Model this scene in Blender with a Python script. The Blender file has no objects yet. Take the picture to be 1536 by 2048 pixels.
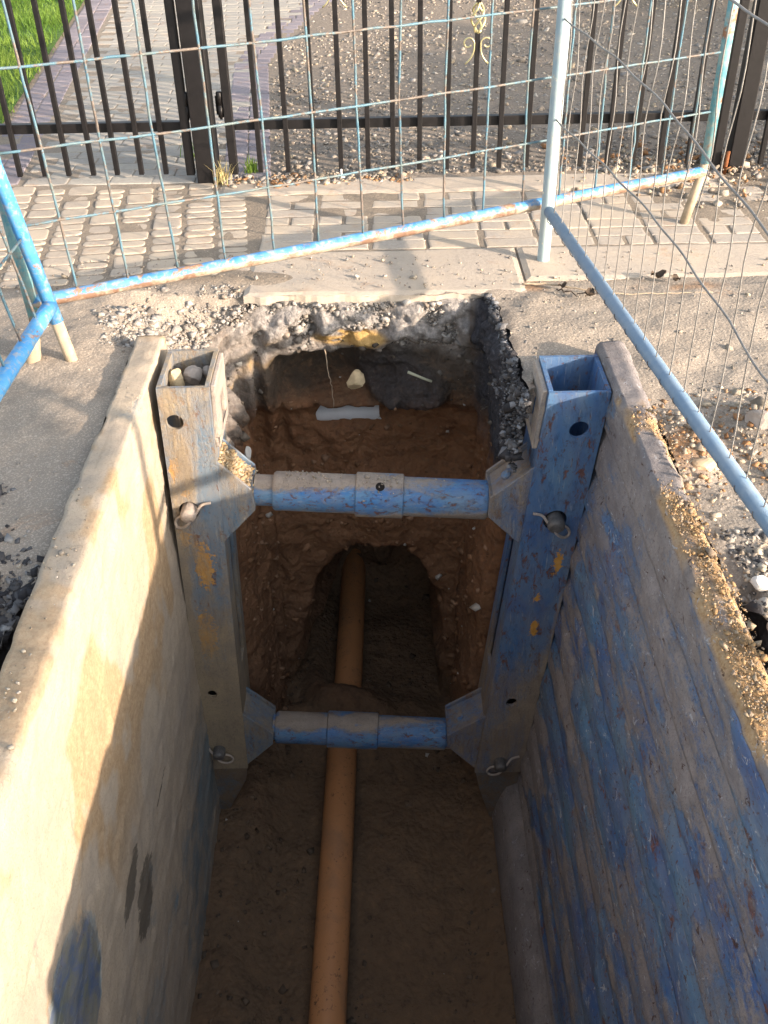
import bpy, bmesh, math, random
import numpy as np
from mathutils import Vector, Matrix
R = math.radians
random.seed(7); rng = np.random.default_rng(7)
SC = bpy.context.scene; COL = SC.collection

# ---------------------------------------------------------------- camera, sky, sun, exposure
cam = bpy.data.cameras.new('camera'); co = bpy.data.objects.new('camera', cam); COL.objects.link(co)
th, rl = R(36.8), R(1.1)
fw = Vector((0, math.cos(th), -math.sin(th))); r0 = Vector((1, 0, 0)); u0 = r0.cross(fw)
rv = r0*math.cos(rl) - u0*math.sin(rl); uv = rv.cross(fw)
M = Matrix((rv, uv, -fw)).transposed().to_4x4(); M.translation = (0, 0, 1.55)
co.matrix_world = M
cam.sensor_fit = 'VERTICAL'; cam.sensor_height = 24; cam.sensor_width = 18; cam.lens = 2000/2048*24
cam.clip_start = 0.05; cam.clip_end = 500
SC.camera = co
SUN_DIR = Vector((0.838, -0.545, 0.2875)).normalized()      # towards the sun
el = math.asin(SUN_DIR.z)
w = bpy.data.worlds.new('World'); SC.world = w; w.use_nodes = True
wn = w.node_tree.nodes; bg = wn['Background']
sky = wn.new('ShaderNodeTexSky'); sky.sky_type = 'NISHITA'; sky.sun_disc = False
sky.sun_elevation = el; sky.sun_rotation = math.atan2(SUN_DIR.x, SUN_DIR.y)
sky.dust_density = 3.0
hs = wn.new('ShaderNodeHueSaturation'); hs.inputs['Saturation'].default_value = .5; w.node_tree.links.new(sky.outputs[0], hs.inputs['Color'])
w.node_tree.links.new(hs.outputs[0], bg.inputs[0]); bg.inputs[1].default_value = 0.15
sl = bpy.data.lights.new('sun', 'SUN'); sl.energy = 3.3; sl.angle = R(0.8); sl.color = (1.0, .80, .62)
so = bpy.data.objects.new('sun', sl); COL.objects.link(so); so.rotation_euler = SUN_DIR.to_track_quat('Z', 'Y').to_euler(); so.location = SUN_DIR*30
SC.view_settings.view_transform = 'Standard'; SC.view_settings.look = 'None'
SC.view_settings.exposure = 1.72; SC.view_settings.gamma = 1
SC.cycles.max_bounces = 8; SC.cycles.diffuse_bounces = 5

# ---------------------------------------------------------------- numpy noise
def _hash(i, j, k):
    n = (i*374761393 + j*668265263 + k*2147483647 + 1013904223) & 0xffffffff
    n = ((n ^ (n >> 13))*1274126177) & 0xffffffff
    n = ((n ^ (n >> 16))*2246822519) & 0xffffffff
    return ((n ^ (n >> 15)) & 0xffff)/65535.0
def vn(x, y, z=0.0):
    x, y, z = np.broadcast_arrays(np.asarray(x, float), np.asarray(y, float), np.asarray(z, float))
    i, j, k = (np.floor(a).astype(np.int64) for a in (x, y, z))
    f = [a-b for a, b in ((x, i), (y, j), (z, k))]; f = [t*t*t*(t*(t*6-15)+10) for t in f]
    o = 0
    for a in (0, 1):
        for b in (0, 1):
            for c in (0, 1):
                o = o + _hash(i+a, j+b, k+c)*(f[0] if a else 1-f[0])*(f[1] if b else 1-f[1])*(f[2] if c else 1-f[2])
    return o*2-1
def fbm(x, y, z=0.0, oct=4, gain=.5):
    s, a, f = 0, 1.0, 1.0
    for o in range(oct):
        s = s + a*vn(np.asarray(x)*f+17.3*o, np.asarray(y)*f-9.1*o, np.asarray(z)*f+4.7*o); a *= gain; f *= 2.03
    return s
def ss(a, b, x):
    t = np.clip((np.asarray(x, float)-a)/(b-a), 0, 1); return t*t*(3-2*t)
def bump2(x, z, cx, cz, rx, rz):
    return np.clip(1-((np.asarray(x)-cx)/rx)**2-((np.asarray(z)-cz)/rz)**2, 0, 1)

# ---------------------------------------------------------------- materials
class NT:
    def __init__(s, name, rough=.85, spec=.3):
        s.m = bpy.data.materials.new(name); s.m.use_nodes = True; s.t = s.m.node_tree
        s.b = s.t.nodes['Principled BSDF']; s.b.inputs['Roughness'].default_value = rough
        s.b.inputs['Specular IOR Level'].default_value = spec
        g = s.t.nodes.new('ShaderNodeNewGeometry'); s.pos = g.outputs['Position']; s.geo = g
    def ln(s, a, b): s.t.links.new(a, b)
    def new(s, k, **kw):
        n = s.t.nodes.new(k)
        for a, v in kw.items(): setattr(n, a, v)
        return n
    def put(s, sock, v):
        if isinstance(v, bpy.types.NodeSocket): s.ln(v, sock)
        elif isinstance(v, (int, float)) and sock.type == 'RGBA': sock.default_value = (v, v, v, 1)
        elif isinstance(v, (tuple, list)) and len(v) == 3 and sock.type == 'RGBA': sock.default_value = (*v, 1)
        else: sock.default_value = v
    def map(s, sc, off=(0, 0, 0)):
        n = s.new('ShaderNodeMapping'); s.ln(s.pos, n.inputs[0]); n.inputs['Scale'].default_value = sc; n.inputs['Location'].default_value = off
        return n.outputs[0]
    def nz(s, scale, detail=4, rough=.6, dist=0, vec=None):
        n = s.new('ShaderNodeTexNoise'); s.ln(vec or s.pos, n.inputs['Vector'])
        n.inputs['Scale'].default_value = scale; n.inputs['Detail'].default_value = detail
        n.inputs['Roughness'].default_value = rough; n.inputs['Distortion'].default_value = dist
        return n.outputs['Fac']
    def vor(s, scale, feat='F1', vec=None, out='Distance'):
        n = s.new('ShaderNodeTexVoronoi', feature=feat); s.ln(vec or s.pos, n.inputs['Vector']); n.inputs['Scale'].default_value = scale
        return n.outputs[out]
    def ramp(s, f, stops):
        n = s.new('ShaderNodeValToRGB'); s.put(n.inputs[0], f); e = n.color_ramp.elements
        while len(e) < len(stops): e.new(.5)
        for a, (p, c) in zip(e, stops):
            a.position = p; a.color = (c, c, c, 1) if not isinstance(c, (tuple, list)) else (*c, 1)
        return n.outputs[0]
    def mix(s, f, a, b, bt='MIX'):
        n = s.new('ShaderNodeMix', data_type='RGBA', blend_type=bt); s.put(n.inputs[0], f); s.put(n.inputs[6], a); s.put(n.inputs[7], b)
        return n.outputs[2]
    def ma(s, op, a, b=0.0, c=None):
        n = s.new('ShaderNodeMath', operation=op); s.put(n.inputs[0], a); s.put(n.inputs[1], b)
        if c is not None: s.put(n.inputs[2], c)
        return n.outputs[0]
    def attr(s, name, ch=None):
        n = s.new('ShaderNodeAttribute'); n.attribute_name = name
        if ch is None: return n.outputs['Color']
        q = s.new('ShaderNodeSeparateColor'); s.ln(n.outputs['Color'], q.inputs[0]); return q.outputs[ch]
    def sep(s, ch):
        q = s.new('ShaderNodeSeparateXYZ'); s.ln(s.pos, q.inputs[0]); return q.outputs[ch]
    def step(s, f, lo, hi): return s.ramp(f, [(lo, 0.0), (hi, 1.0)])
    def col(s, c): s.put(s.b.inputs['Base Color'], c)
    def rough(s, c): s.put(s.b.inputs['Roughness'], c)
    def bump(s, h, st=.5, d=.01, prev=None):
        n = s.new('ShaderNodeBump'); s.put(n.inputs['Height'], h); n.inputs['Strength'].default_value = st; n.inputs['Distance'].default_value = d
        if prev is not None: s.ln(prev, n.inputs['Normal'])
        s.ln(n.outputs[0], s.b.inputs['Normal']); return n.outputs[0]
def simple(name, c, rough=.7, var=.15, scale=30, spec=.3, metal=0, bump=.2):
    n = NT(name, rough, spec); f = n.nz(scale, 5, .65)
    n.col(n.ramp(f, [(.3, tuple(x*(1-var) for x in c)), (.7, tuple(min(1, x*(1+var)) for x in c))]))
    n.b.inputs['Metallic'].default_value = metal
    if bump: n.bump(f, bump, .003)
    return n.m
def painted(name, blue, blue2, mud, mud2, mud_at=.55, rust_at=.7, vec=None, mscale=5.0, rust=(.15, .055, .025), rough=.6, soft=.1, film=.35, speck=.60, scratch=(1, .06, 1), fine=.0, fine_s=40, fleck=0):
    """worn paint under mud: vertex attribute M = (more mud, orange paint, bare clean paint), W = (wet stain, blotch)"""
    n = NT(name, rough, .35)
    v = n.map(vec) if vec else n.pos; sv = n.map(scratch)
    base = n.mix(n.step(n.nz(mscale*.9, 5, .7, .4, v), .36, .64), blue, blue2)
    base = n.mix(n.ma('MULTIPLY', n.step(n.nz(mscale*6, 5, .75, .3, v), .52, .70), .7), base, tuple(x*.45 for x in blue))
    base = n.mix(n.step(n.ma('ADD', n.attr('W', 1), n.ma('MULTIPLY', n.ma('SUBTRACT', n.nz(16, 7, .75, .6), .5), 1.1)), .34, .44), base, n.mix(n.step(n.nz(14, 6, .75, .8), .40, .60), (.022, .075, .19), (.10, .12, .105)))
    base = n.mix(n.ma('MULTIPLY', n.step(n.nz(120, 3, .6, .2, sv), .60, .68), .45), base, (.33, .36, .38))          # scuffs
    fl = n.ma('MULTIPLY', n.step(n.nz(mscale*1.7, 6, .7, .4, v), .30, .62), film)
    base = n.mix(n.ma('MULTIPLY', fl, n.ma('SUBTRACT', 1.0, n.ma('MULTIPLY', n.attr('M', 2), .6))), base, mud2)                 # thin dust film
    chips = n.step(n.nz(mscale*4, 8, .78, .5, v), rust_at, rust_at+.05)
    rc = n.ramp(n.nz(70, 4, .7), [(.3, tuple(x*.5 for x in rust)), (.55, rust), (.75, tuple(x*2.2 for x in rust))])
    base = n.mix(n.ma('MULTIPLY', chips, .85), base, rc)
    base = n.mix(n.ma('MULTIPLY', n.step(n.nz(85, 4, .7, .3), speck+.045, speck+.075), .8), base, tuple(x*.6 for x in rust))     # pits
    yem = n.step(n.ma('ADD', n.attr('M', 1), n.ma('MULTIPLY', n.ma('SUBTRACT', n.nz(34, 7, .8), .5), 2.6)), .56, .60)
    base = n.mix(yem, base, n.ramp(n.nz(40), [(.3, (.42, .20, .035)), (.7, (.56, .30, .07))]))
    mf = n.ma('ADD', n.ma('ADD', n.ma('MULTIPLY', n.nz(mscale, 8, .72, .5, v), 1-fine), n.ma('MULTIPLY', n.nz(fine_s, 5, .65, .3, sv), fine)), n.ma('MULTIPLY', n.attr('M', 0), .6))
    mf = n.ma('SUBTRACT', mf, n.ma('MULTIPLY', n.attr('M', 2), .6))
    mf = n.ma('ADD', mf, n.ma('MULTIPLY', n.ma('SUBTRACT', n.nz(90, 4, .7), .5), .22))
    mm = n.step(mf, mud_at-soft, mud_at+soft)
    mc = n.mix(n.step(n.nz(9, 7, .72), .35, .65), mud, mud2)
    mc = n.mix(n.ma('MULTIPLY', n.step(n.nz(150, 3, .7), .54, .68), .5), mc, tuple(x*.5 for x in mud2))
    mc = n.mix(n.ma('MULTIPLY', n.step(n.nz(45, 6, .75, .5, sv), .54, .66), .35), mc, tuple(x*.62 for x in mud2))
    mc = n.mix(n.ma('MULTIPLY', n.step(n.nz(2.6, 7, .7, .4, n.map((1, .8, 1), (5, 2, 1))), .46, .66), .55), mc, tuple(x*y for x, y in zip(mud2, (.78, .84, .98))))
    mc = n.mix(n.attr('W', 2), mc, n.ramp(n.nz(70, 6, .78), [(.3, (.22, .13, .065)), (.5, (.37, .25, .135)), (.7, (.46, .35, .22))]))
    wet = n.step(n.ma('ADD', n.attr('W', 0), n.ma('MULTIPLY', n.ma('SUBTRACT', n.nz(30, 7, .75, .4, n.map((1, .35, 1))), .5), 1.5)), .50, .60)
    mc = n.mix(n.ma('MULTIPLY', wet, .85), mc, tuple(x*.25 for x in mud2))
    c = n.mix(mm, base, mc)
    if fleck:
        c = n.mix(n.ma('MULTIPLY', n.step(n.nz(38, 5, .75, .8, n.map((1, .6, 1))), .615, .65), fleck), c, (.36, .37, .39))
        c = n.mix(n.ma('MULTIPLY', n.step(n.nz(44, 5, .75, .8, n.map((1, .6, 1), (3, 1, 2))), .61, .65), fleck), c, (.06, .03, .022))
    n.col(c)
    n.rough(n.mix(mm, rough, .95))
    hh = n.ma('ADD', n.ma('MULTIPLY', mm, n.ma('ADD', .4, n.nz(80, 8, .75))), n.ma('MULTIPLY', chips, -.4))
    n.bump(n.ma('ADD', hh, n.ma('MULTIPLY', n.nz(230, 3, .7), n.ma('MULTIPLY', mm, .35))), .6, .006)
    return n.m
def soil_mat(name):
    n = NT(name, .95, .15); z = n.sep(2)
    zz = n.ma('ADD', z, n.ma('MULTIPLY', n.ma('SUBTRACT', n.nz(5, 5, .65, .3), .5), .28))
    t = n.ma('MULTIPLY', zz, -.5)       # 0 at the surface, 1 at -2 m
    c1 = n.ramp(t, [(0.0, (.27, .235, .20)), (.075, (.24, .21, .18)), (.125, (.115, .095, .078)), (.205, (.088, .066, .05)), (.26, (.25, .122, .062)), (.6, (.225, .118, .065)), (.92, (.215, .125, .076)), (1.0, (.195, .130, .082))])
    c1 = n.mix(n.ma('MULTIPLY', n.step(n.nz(34, 6, .75), .45, .7), .6), c1, n.mix(n.step(n.nz(12), .4, .6), (.05, .04, .035), (.30, .18, .10)))
    c1 = n.mix(n.attr('M', 0), c1, n.ramp(n.nz(55, 5, .7), [(.3, (.025, .025, .03)), (.62, (.075, .075, .085)), (.75, (.22, .22, .23))]))
    c1 = n.mix(n.attr('M', 1), c1, n.ramp(n.nz(50, 4, .7), [(.3, (.40, .25, .09)), (.7, (.58, .40, .17))]))
    c1 = n.mix(n.attr('M', 2), c1, n.ramp(n.nz(60, 5, .7), [(.3, (.17, .155, .145)), (.5, (.31, .29, .275)), (.72, (.46, .43, .40))]))
    n.col(c1)
    h = n.ma('ADD', n.nz(45, 8, .72), n.ma('MULTIPLY', n.vor(40), -.6)); n.bump(h, .9, .02)
    return n.m
def ground_mat():
    n = NT('dusty_road', .95, .12)
    a = n.mix(n.step(n.nz(1.6, 5, .6, .3), .38, .62), (.46, .39, .315), (.38, .335, .285))
    a = n.mix(n.ma('MULTIPLY', n.step(n.nz(7, 6, .7, .2), .5, .72), .55), a, (.27, .235, .20))
    red = n.ma('MULTIPLY', n.step(n.nz(3.2, 6, .7, .6), .60, .70), .7)
    a = n.mix(red, a, (.36, .19, .09))
    a = n.mix(n.attr('M', 1), a, n.ramp(n.nz(30, 5, .7), [(.3, (.27, .13, .055)), (.7, (.44, .25, .12))]))
    a = n.mix(n.attr('M', 0), a, n.ramp(n.nz(60, 5, .75), [(.32, (.03, .032, .037)), (.6, (.10, .10, .105)), (.78, (.24, .235, .23))]))
    a = n.mix(n.attr('M', 2), a, n.ramp(n.nz(48, 6, .75), [(.3, (.17, .14, .11)), (.55, (.29, .245, .20)), (.75, (.42, .37, .31))]))
    a = n.mix(n.attr('W', 0), a, n.ramp(n.nz(26, 5, .7), [(.3, (.24, .20, .155)), (.7, (.34, .285, .22))]))
    f = n.nz(170, 3, .7); a = n.mix(n.ma('MULTIPLY', n.step(f, .56, .7), .5), a, (.60, .54, .46)); a = n.mix(n.ma('MULTIPLY', n.step(f, .44, .34), .5), a, (.13, .11, .09))
    n.col(a); n.bump(n.ma('ADD', n.nz(28, 9, .7), n.ma('MULTIPLY', n.vor(95), -.35)), .42, .012)
    return n.m
def stone_pave(name, c1, c2, dust=(.42, .37, .30), dust_at=.5, sc=3.0):
    n = NT(name, .9, .2)
    a = n.mix(n.attr('Col', 0), c1, c2)
    a = n.mix(n.ma('MULTIPLY', n.step(n.nz(60, 6, .7), .42, .68), .35), a, tuple(x*.6 for x in c1))
    a = n.mix(n.step(n.nz(sc, 6, .68, .3), dust_at-.08, dust_at+.12), a, dust)
    a = n.mix(n.ma('MULTIPLY', n.step(n.nz(5, 6, .75, .6), .57, .70), .5), a, (.36, .21, .12))
    a = n.mix(n.ma('MULTIPLY', n.step(n.nz(190, 3, .7), .60, .72), .5), a, (.14, .12, .10))
    n.col(a); n.bump(n.nz(80, 8, .7), .45, .006); return n.m
def stones_mat(name, rough=.9):
    n = NT(name, rough, .2); c = n.attr('Col'); f = n.nz(70, 5, .7)
    n.col(n.mix(n.ma('MULTIPLY', n.step(f, .4, .7), .5), c, n.mix(.5, c, (.10, .08, .06)))); n.bump(f, .5, .005); return n.m

MT = {}
MUD, MUD2 = (.455, .375, .285), (.365, .305, .235)
MT['left_panel'] = painted('mud_caked_plate', (.10, .17, .22), (.20, .25, .27), MUD, MUD2, .385, .80, (1, .7, 1.0), 5.0, soft=.10, film=.5)
MT['right_panel'] = painted('scraped_blue_plate', (.022, .09, .26), (.085, .185, .29), (.27, .245, .235), (.180, .160, .155), .497, .572, (1.0, .50, 1.0), 6.5, soft=.05, film=.50, speck=.565, scratch=(1, .22, 1), fine=.40, fine_s=24, fleck=.9)
MT['post'] = painted('worn_blue_post', (.026, .105, .28), (.09, .185, .31), (.30, .25, .19), (.22, .17, .13), .497, .556, (1, 1, .42), 9.0, film=.45, scratch=(1, 1, .10), fine=.35, fine_s=30)
MT['post_dusty'] = painted('dusty_blue_post', (.055, .15, .27), (.12, .20, .28), (.33, .265, .175), (.24, .195, .145), .535, .556, (1, 1, .38), 8.0, film=.55, scratch=(1, 1, .10), fine=.35, fine_s=30)
MT['strut'] = painted('worn_blue_strut', (.026, .155, .42), (.08, .22, .39), (.34, .29, .24), (.25, .21, .175), .495, .553, (.7, 1.2, 1.2), 11.0, film=.38, scratch=(.2, 1, 1))
MT['foot_mud'] = painted('earth_caked_steel', (.06, .12, .18), (.10, .14, .18), (.19, .145, .10), (.15, .11, .08), .42, .6, None, 9)
MT['cut_steel'] = painted('dirty_steel_edge', (.26, .24, .24), (.34, .30, .27), (.52, .44, .36), (.42, .35, .29), .5, .7, None, 20)
MT['soil'] = soil_mat('layered_soil')
MT['ground'] = ground_mat()
MT['setts'] = stone_pave('old_setts', (.36, .315, .265), (.42, .365, .305), (.45, .385, .305), .50)
MT['brick'] = stone_pave('grey_pavers', (.37, .335, .295), (.42, .375, .32), (.45, .385, .305), .52)
MT['path'] = stone_pave('path_pavers', (.30, .285, .26), (.36, .34, .30), (.40, .365, .30), .60)
MT['path_edge'] = stone_pave('purple_edge_pavers', (.20, .18, .20), (.26, .235, .255), (.34, .31, .29), .68)
MT['concrete'] = stone_pave('dusty_concrete', (.41, .36, .305), (.44, .385, .325), (.45, .385, .31), .50, 4.0)
MT['stones'] = stones_mat('loose_stones')
MT['gate'] = simple('brown_black_paint', (.008, .007, .0075), .5, .3, 40, .35)
MT['gold'] = simple('gold_paint', (.62, .55, .30), .35, .15, 60, .5, .6)
MT['pvc'] = NT('orange_pvc', .5, .4)
_n = MT['pvc']; _a = _n.mix(_n.step(_n.nz(6, 6, .7, .4, _n.map((1.5, .8, 1))), .50, .72), (.50, .235, .10), (.34, .18, .095))
_a = _n.mix(_n.ma('MULTIPLY', _n.step(_n.nz(48, 6, .78), .56, .64), _n.step(_n.nz(5, 4, .6), .45, .6)), _a, (.10, .055, .035))
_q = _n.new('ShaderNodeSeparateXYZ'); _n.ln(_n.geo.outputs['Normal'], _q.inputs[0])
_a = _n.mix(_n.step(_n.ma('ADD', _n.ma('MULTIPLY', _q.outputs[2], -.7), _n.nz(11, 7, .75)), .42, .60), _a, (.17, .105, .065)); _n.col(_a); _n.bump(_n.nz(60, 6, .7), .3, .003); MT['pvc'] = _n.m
MT['white_pvc'] = simple('white_duct', (.60, .63, .66), .5, .06, 20)
def bar_paint(name, c, c2, rust=(.22, .11, .06), at=.56, mud=None, under=False):
    n = NT(name, .55, .4); a = n.mix(n.step(n.nz(14, 5, .7), .4, .62), c, c2)
    a = n.mix(n.step(n.nz(11, 6, .75, .4), at, at+.05), a, n.ramp(n.nz(80), [(.3, rust), (.7, tuple(x*1.7 for x in rust))]))
    if mud:
        a = n.mix(n.ma('MULTIPLY', n.step(n.nz(40, 5, .7), .5, .66), .7), a, mud)
        if under:
            q = n.new('ShaderNodeSeparateXYZ'); n.ln(n.geo.outputs['Normal'], q.inputs[0])
            a = n.mix(n.step(n.ma('ADD', n.ma('MULTIPLY', q.outputs[2], -.6), n.ma('MULTIPLY', n.nz(9, 6, .75), 1.0)), .30, .46), a, n.mix(n.step(n.nz(12, 5, .7), .42, .58), mud, (.20, .12, .08)))
    n.col(a); n.bump(n.nz(90, 4, .7), .3, .002); return n.m
MT['bar_blue'] = bar_paint('chipped_blue_tube', (.05, .25, .55), (.09, .30, .54), at=.60, mud=(.40, .34, .26))
MT['bar_teal'] = bar_paint('faded_teal_tube', (.10, .30, .36), (.24, .40, .40), at=.56, mud=(.40, .34, .26))
MT['bar_blue_rail'] = bar_paint('half_rusty_blue_rail', (.04, .19, .44), (.09, .25, .42), (.20, .12, .075), .55, (.42, .36, .28), True)
MT['wire_blue'] = bar_paint('faded_blue_wire', (.08, .175, .235), (.13, .17, .17), (.11, .09, .075), .50)
MT['mud_leg'] = simple('mud_coated_leg', (.40, .325, .23), .95, .2, 30)
MT['galv'] = bar_paint('pale_galvanised_tube', (.32, .42, .46), (.40, .47, .48), (.46, .42, .32), .60)
MT['galv_blue'] = bar_paint('grey_blue_tube', (.15, .235, .34), (.20, .275, .36), (.25, .15, .09), .74)
MT['wire_galv'] = simple('galvanised_wire', (.24, .23, .215), .5, .25, 60, .5, .3)
MT['grass_soil'] = simple('lawn_soil', (.06, .12, .02), .95, .4, 20)
def leaf_mat(name, a, b):
    n = NT(name, .6, .3); n.col(n.mix(n.attr('Col', 0), a, b)); n.b.inputs['Subsurface Weight'].default_value = 0
    t = n.new('ShaderNodeBsdfTranslucent'); n.put(t.inputs[0], tuple(min(1, x*1.3) for x in b)); m = n.new('ShaderNodeMixShader'); m.inputs[0].default_value = .3
    o = n.t.nodes['Material Output']; n.ln(n.b.outputs[0], m.inputs[1]); n.ln(t.outputs[0], m.inputs[2]); n.ln(m.outputs[0], o.inputs[0]); return n.m
MT['grass'] = leaf_mat('grass_blades', (.07, .15, .018), (.20, .29, .05))
MT['leaf'] = leaf_mat('hedge_leaves', (.03, .07, .015), (.07, .14, .03))
MT['dry'] = simple('dry_twig', (.36, .29, .21), .9, .25, 60)
MT['bark'] = simple('dark_bark', (.08, .06, .045), .95, .3, 30)

# ---------------------------------------------------------------- mesh helpers
def mk(name, V, F, mat, parent=None, smooth=False, cols=None, bevel=0):
    me = bpy.data.meshes.new(name); V = np.asarray(V, np.float32).reshape(-1, 3)
    if isinstance(F, np.ndarray):
        nf, k = F.shape; me.vertices.add(len(V)); me.vertices.foreach_set('co', V.ravel())
        me.loops.add(nf*k); me.loops.foreach_set('vertex_index', F.astype(np.int32).ravel())
        me.polygons.add(nf); me.polygons.foreach_set('loop_start', np.arange(0, nf*k, k, dtype=np.int32)); me.polygons.foreach_set('loop_total', np.full(nf, k, np.int32))
        me.update(calc_edges=True); me.validate()
    else:
        me.from_pydata(V.tolist(), [], F); me.update()
    me.materials.append(mat)
    if smooth: me.polygons.foreach_set('use_smooth', np.ones(len(me.polygons), bool))
    for an, arr in (cols or {}).items():
        at = me.color_attributes.new(an, 'FLOAT_COLOR', 'POINT'); c = np.ones((len(V), 4), np.float32); c[:, :arr.shape[1]] = arr
        at.data.foreach_set('color', c.ravel())
    o = bpy.data.objects.new(name, me); COL.objects.link(o)
    if parent is not None:
        o.parent = parent
        if parent.type == 'EMPTY': o.location = -parent.location
    if bevel:
        b = o.modifiers.new('bevel', 'BEVEL'); b.width = bevel; b.segments = 2; b.limit_method = 'ANGLE'; b.angle_limit = R(40)
    return o
def thing(name, label, cat, loc=(0, 0, 0), group=None):
    o = bpy.data.objects.new(name, None); COL.objects.link(o); o.location = loc; o.empty_display_size = .1
    return tag(o, label, cat, group)
def tag(o, label, cat, group=None, kind=None):
    o['label'] = label; o['category'] = cat
    if group: o['group'] = group
    if kind: o['kind'] = kind
    return o
class MB:
    def __init__(s): s.v = []; s.f = []
    def add(s, V, F):
        n = len(s.v); s.v += [tuple(p) for p in V]; s.f += [tuple(i+n for i in f) for f in F]; return s
    def box(s, x0, x1, y0, y1, z0, z1):
        V = [(x, y, z) for z in (z0, z1) for y in (y0, y1) for x in (x0, x1)]
        return s.add(V, [(0, 2, 3, 1), (4, 5, 7, 6), (0, 1, 5, 4), (2, 6, 7, 3), (0, 4, 6, 2), (1, 3, 7, 5)])
    def tube(s, P, r, n=10, cap=True):
        P = [Vector(p) for p in P]; rr = r if isinstance(r, (list, tuple)) else [r]*len(P)
        t0 = (P[1]-P[0]).normalized(); a = t0.orthogonal().normalized(); V = []; F = []
        for i, p in enumerate(P):
            t = (P[min(i+1, len(P)-1)]-P[max(i-1, 0)]).normalized(); a = (a-t*a.dot(t)).normalized(); b = t.cross(a)
            for k in range(n):
                g = 2*math.pi*k/n; V.append(p+(a*math.cos(g)+b*math.sin(g))*rr[i])
        for i in range(len(P)-1):
            for k in range(n): F.append((i*n+k, i*n+(k+1) % n, (i+1)*n+(k+1) % n, (i+1)*n+k))
        if cap: F += [tuple(range(n-1, -1, -1)), tuple((len(P)-1)*n+k for k in range(n))]
        return s.add(V, F)
    def prism_y(s, poly, y0, y1):           # polygon in x,z pushed along y
        n = len(poly); V = [(x, y0, z) for x, z in poly]+[(x, y1, z) for x, z in poly]
        F = [tuple(range(n)), tuple(range(2*n-1, n-1, -1))]+[(i, n+i, n+(i+1) % n, (i+1) % n) for i in range(n)]
        return s.add(V, F)
    def holed(s, x0, x1, z0, z1, y0, y1, cx, cz, r, n=32):     # plate in x,z with a round hole through it
        ring = []; out = []
        angs = sorted([2*math.pi*k/n for k in range(n)]+[math.atan2(z-cz, x-cx) % (2*math.pi) for x in (x0, x1) for z in (z0, z1)])
        for g in angs:
            c, q = math.cos(g), math.sin(g); t = min([((x1 if c > 0 else x0)-cx)/c if abs(c) > 1e-9 else 9e9, ((z1 if q > 0 else z0)-cz)/q if abs(q) > 1e-9 else 9e9])
            out.append((cx+c*t, cz+q*t)); ring.append((cx+c*r, cz+q*r))
        m = len(angs); V = [(x, y, z) for y in (y0, y1) for L in (out, ring) for x, z in L]; F = []
        for i in range(m):
            j = (i+1) % m; F += [(i, j, m+j, m+i), (2*m+j, 2*m+i, 3*m+i, 3*m+j), (m+i, m+j, 3*m+j, 3*m+i), (j, i, 2*m+i, 2*m+j)]
        return s.add(V, F)
    def shear(s, k, z0=0): s.v = [(x+k*(z-z0), y, z) for x, y, z in s.v]; return s
    def build(s, name, mat, parent=None, smooth=False, bevel=0, cols=None): return mk(name, s.v, s.f, mat, parent, smooth, cols, bevel)
def gridfaces(nu, nv, closed=False):
    i = np.arange(nu-1)[:, None]; j = np.arange(nv if closed else nv-1)[None, :]; j2 = (j+1) % nv
    return np.stack([i*nv+j, (i+1)*nv+j, (i+1)*nv+j2, i*nv+j2], -1).reshape(-1, 4)
_t = (1+5**.5)/2
ICO_V = np.array([(-1, _t, 0), (1, _t, 0), (-1, -_t, 0), (1, -_t, 0), (0, -1, _t), (0, 1, _t), (0, -1, -_t), (0, 1, -_t), (_t, 0, -1), (_t, 0, 1), (-_t, 0, -1), (-_t, 0, 1)])/math.hypot(1, _t)
ICO_F = np.array([(0, 11, 5), (0, 5, 1), (0, 1, 7), (0, 7, 10), (0, 10, 11), (1, 5, 9), (5, 11, 4), (11, 10, 2), (10, 7, 6), (7, 1, 8), (3, 9, 4), (3, 4, 2), (3, 2, 6), (3, 6, 8), (3, 8, 9), (4, 9, 5), (2, 4, 11), (6, 2, 10), (8, 6, 7), (9, 8, 1)])
CUBE_V = np.array([(x, y, z) for z in (-1, 1) for y in (-1, 1) for x in (-1, 1)])*.72
CUBE_F = np.array([(0, 2, 3), (0, 3, 1), (4, 5, 7), (4, 7, 6), (0, 1, 5), (0, 5, 4), (2, 6, 7), (2, 7, 3), (0, 4, 6), (0, 6, 2), (1, 3, 7), (1, 7, 5)])
def stones(name, P, size, colors, mat=None, flat=.6, jit=.5, sink=.25):
    """many irregular angular chips in one mesh"""
    N = len(P); S = np.asarray(size)[:, None, None]
    v = CUBE_V[None]+jit*rng.uniform(-1, 1, (N, 8, 3))*.8; v = v*rng.uniform(.6, 1.3, (N, 1, 3)); v[..., 2] *= flat
    a = rng.uniform(0, 6.28, N); c, s_ = np.cos(a)[:, None], np.sin(a)[:, None]
    x = v[..., 0]*c-v[..., 1]*s_; y = v[..., 0]*s_+v[..., 1]*c
    t = rng.uniform(-.7, .7, N)[:, None]; ct, st = np.cos(t), np.sin(t); z = v[..., 2]; x, z = x*ct-z*st, x*st+z*ct
    V = (np.stack([x, y, z-sink*0], -1)*S+np.asarray(P)[:, None, :]).reshape(-1, 3)
    F = (CUBE_F[None]+(np.arange(N)*8)[:, None, None]).reshape(-1, 3)
    return mk(name, V, F, mat or MT['stones'], cols={'Col': np.repeat(np.asarray(colors), 8, 0)})
def pick(pal, N, var=.2):
    pal = np.asarray(pal, float); c = pal[rng.integers(0, len(pal), N)]; return np.clip(c*rng.uniform(1-var, 1+var, (N, 1)), 0, 1)
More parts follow.
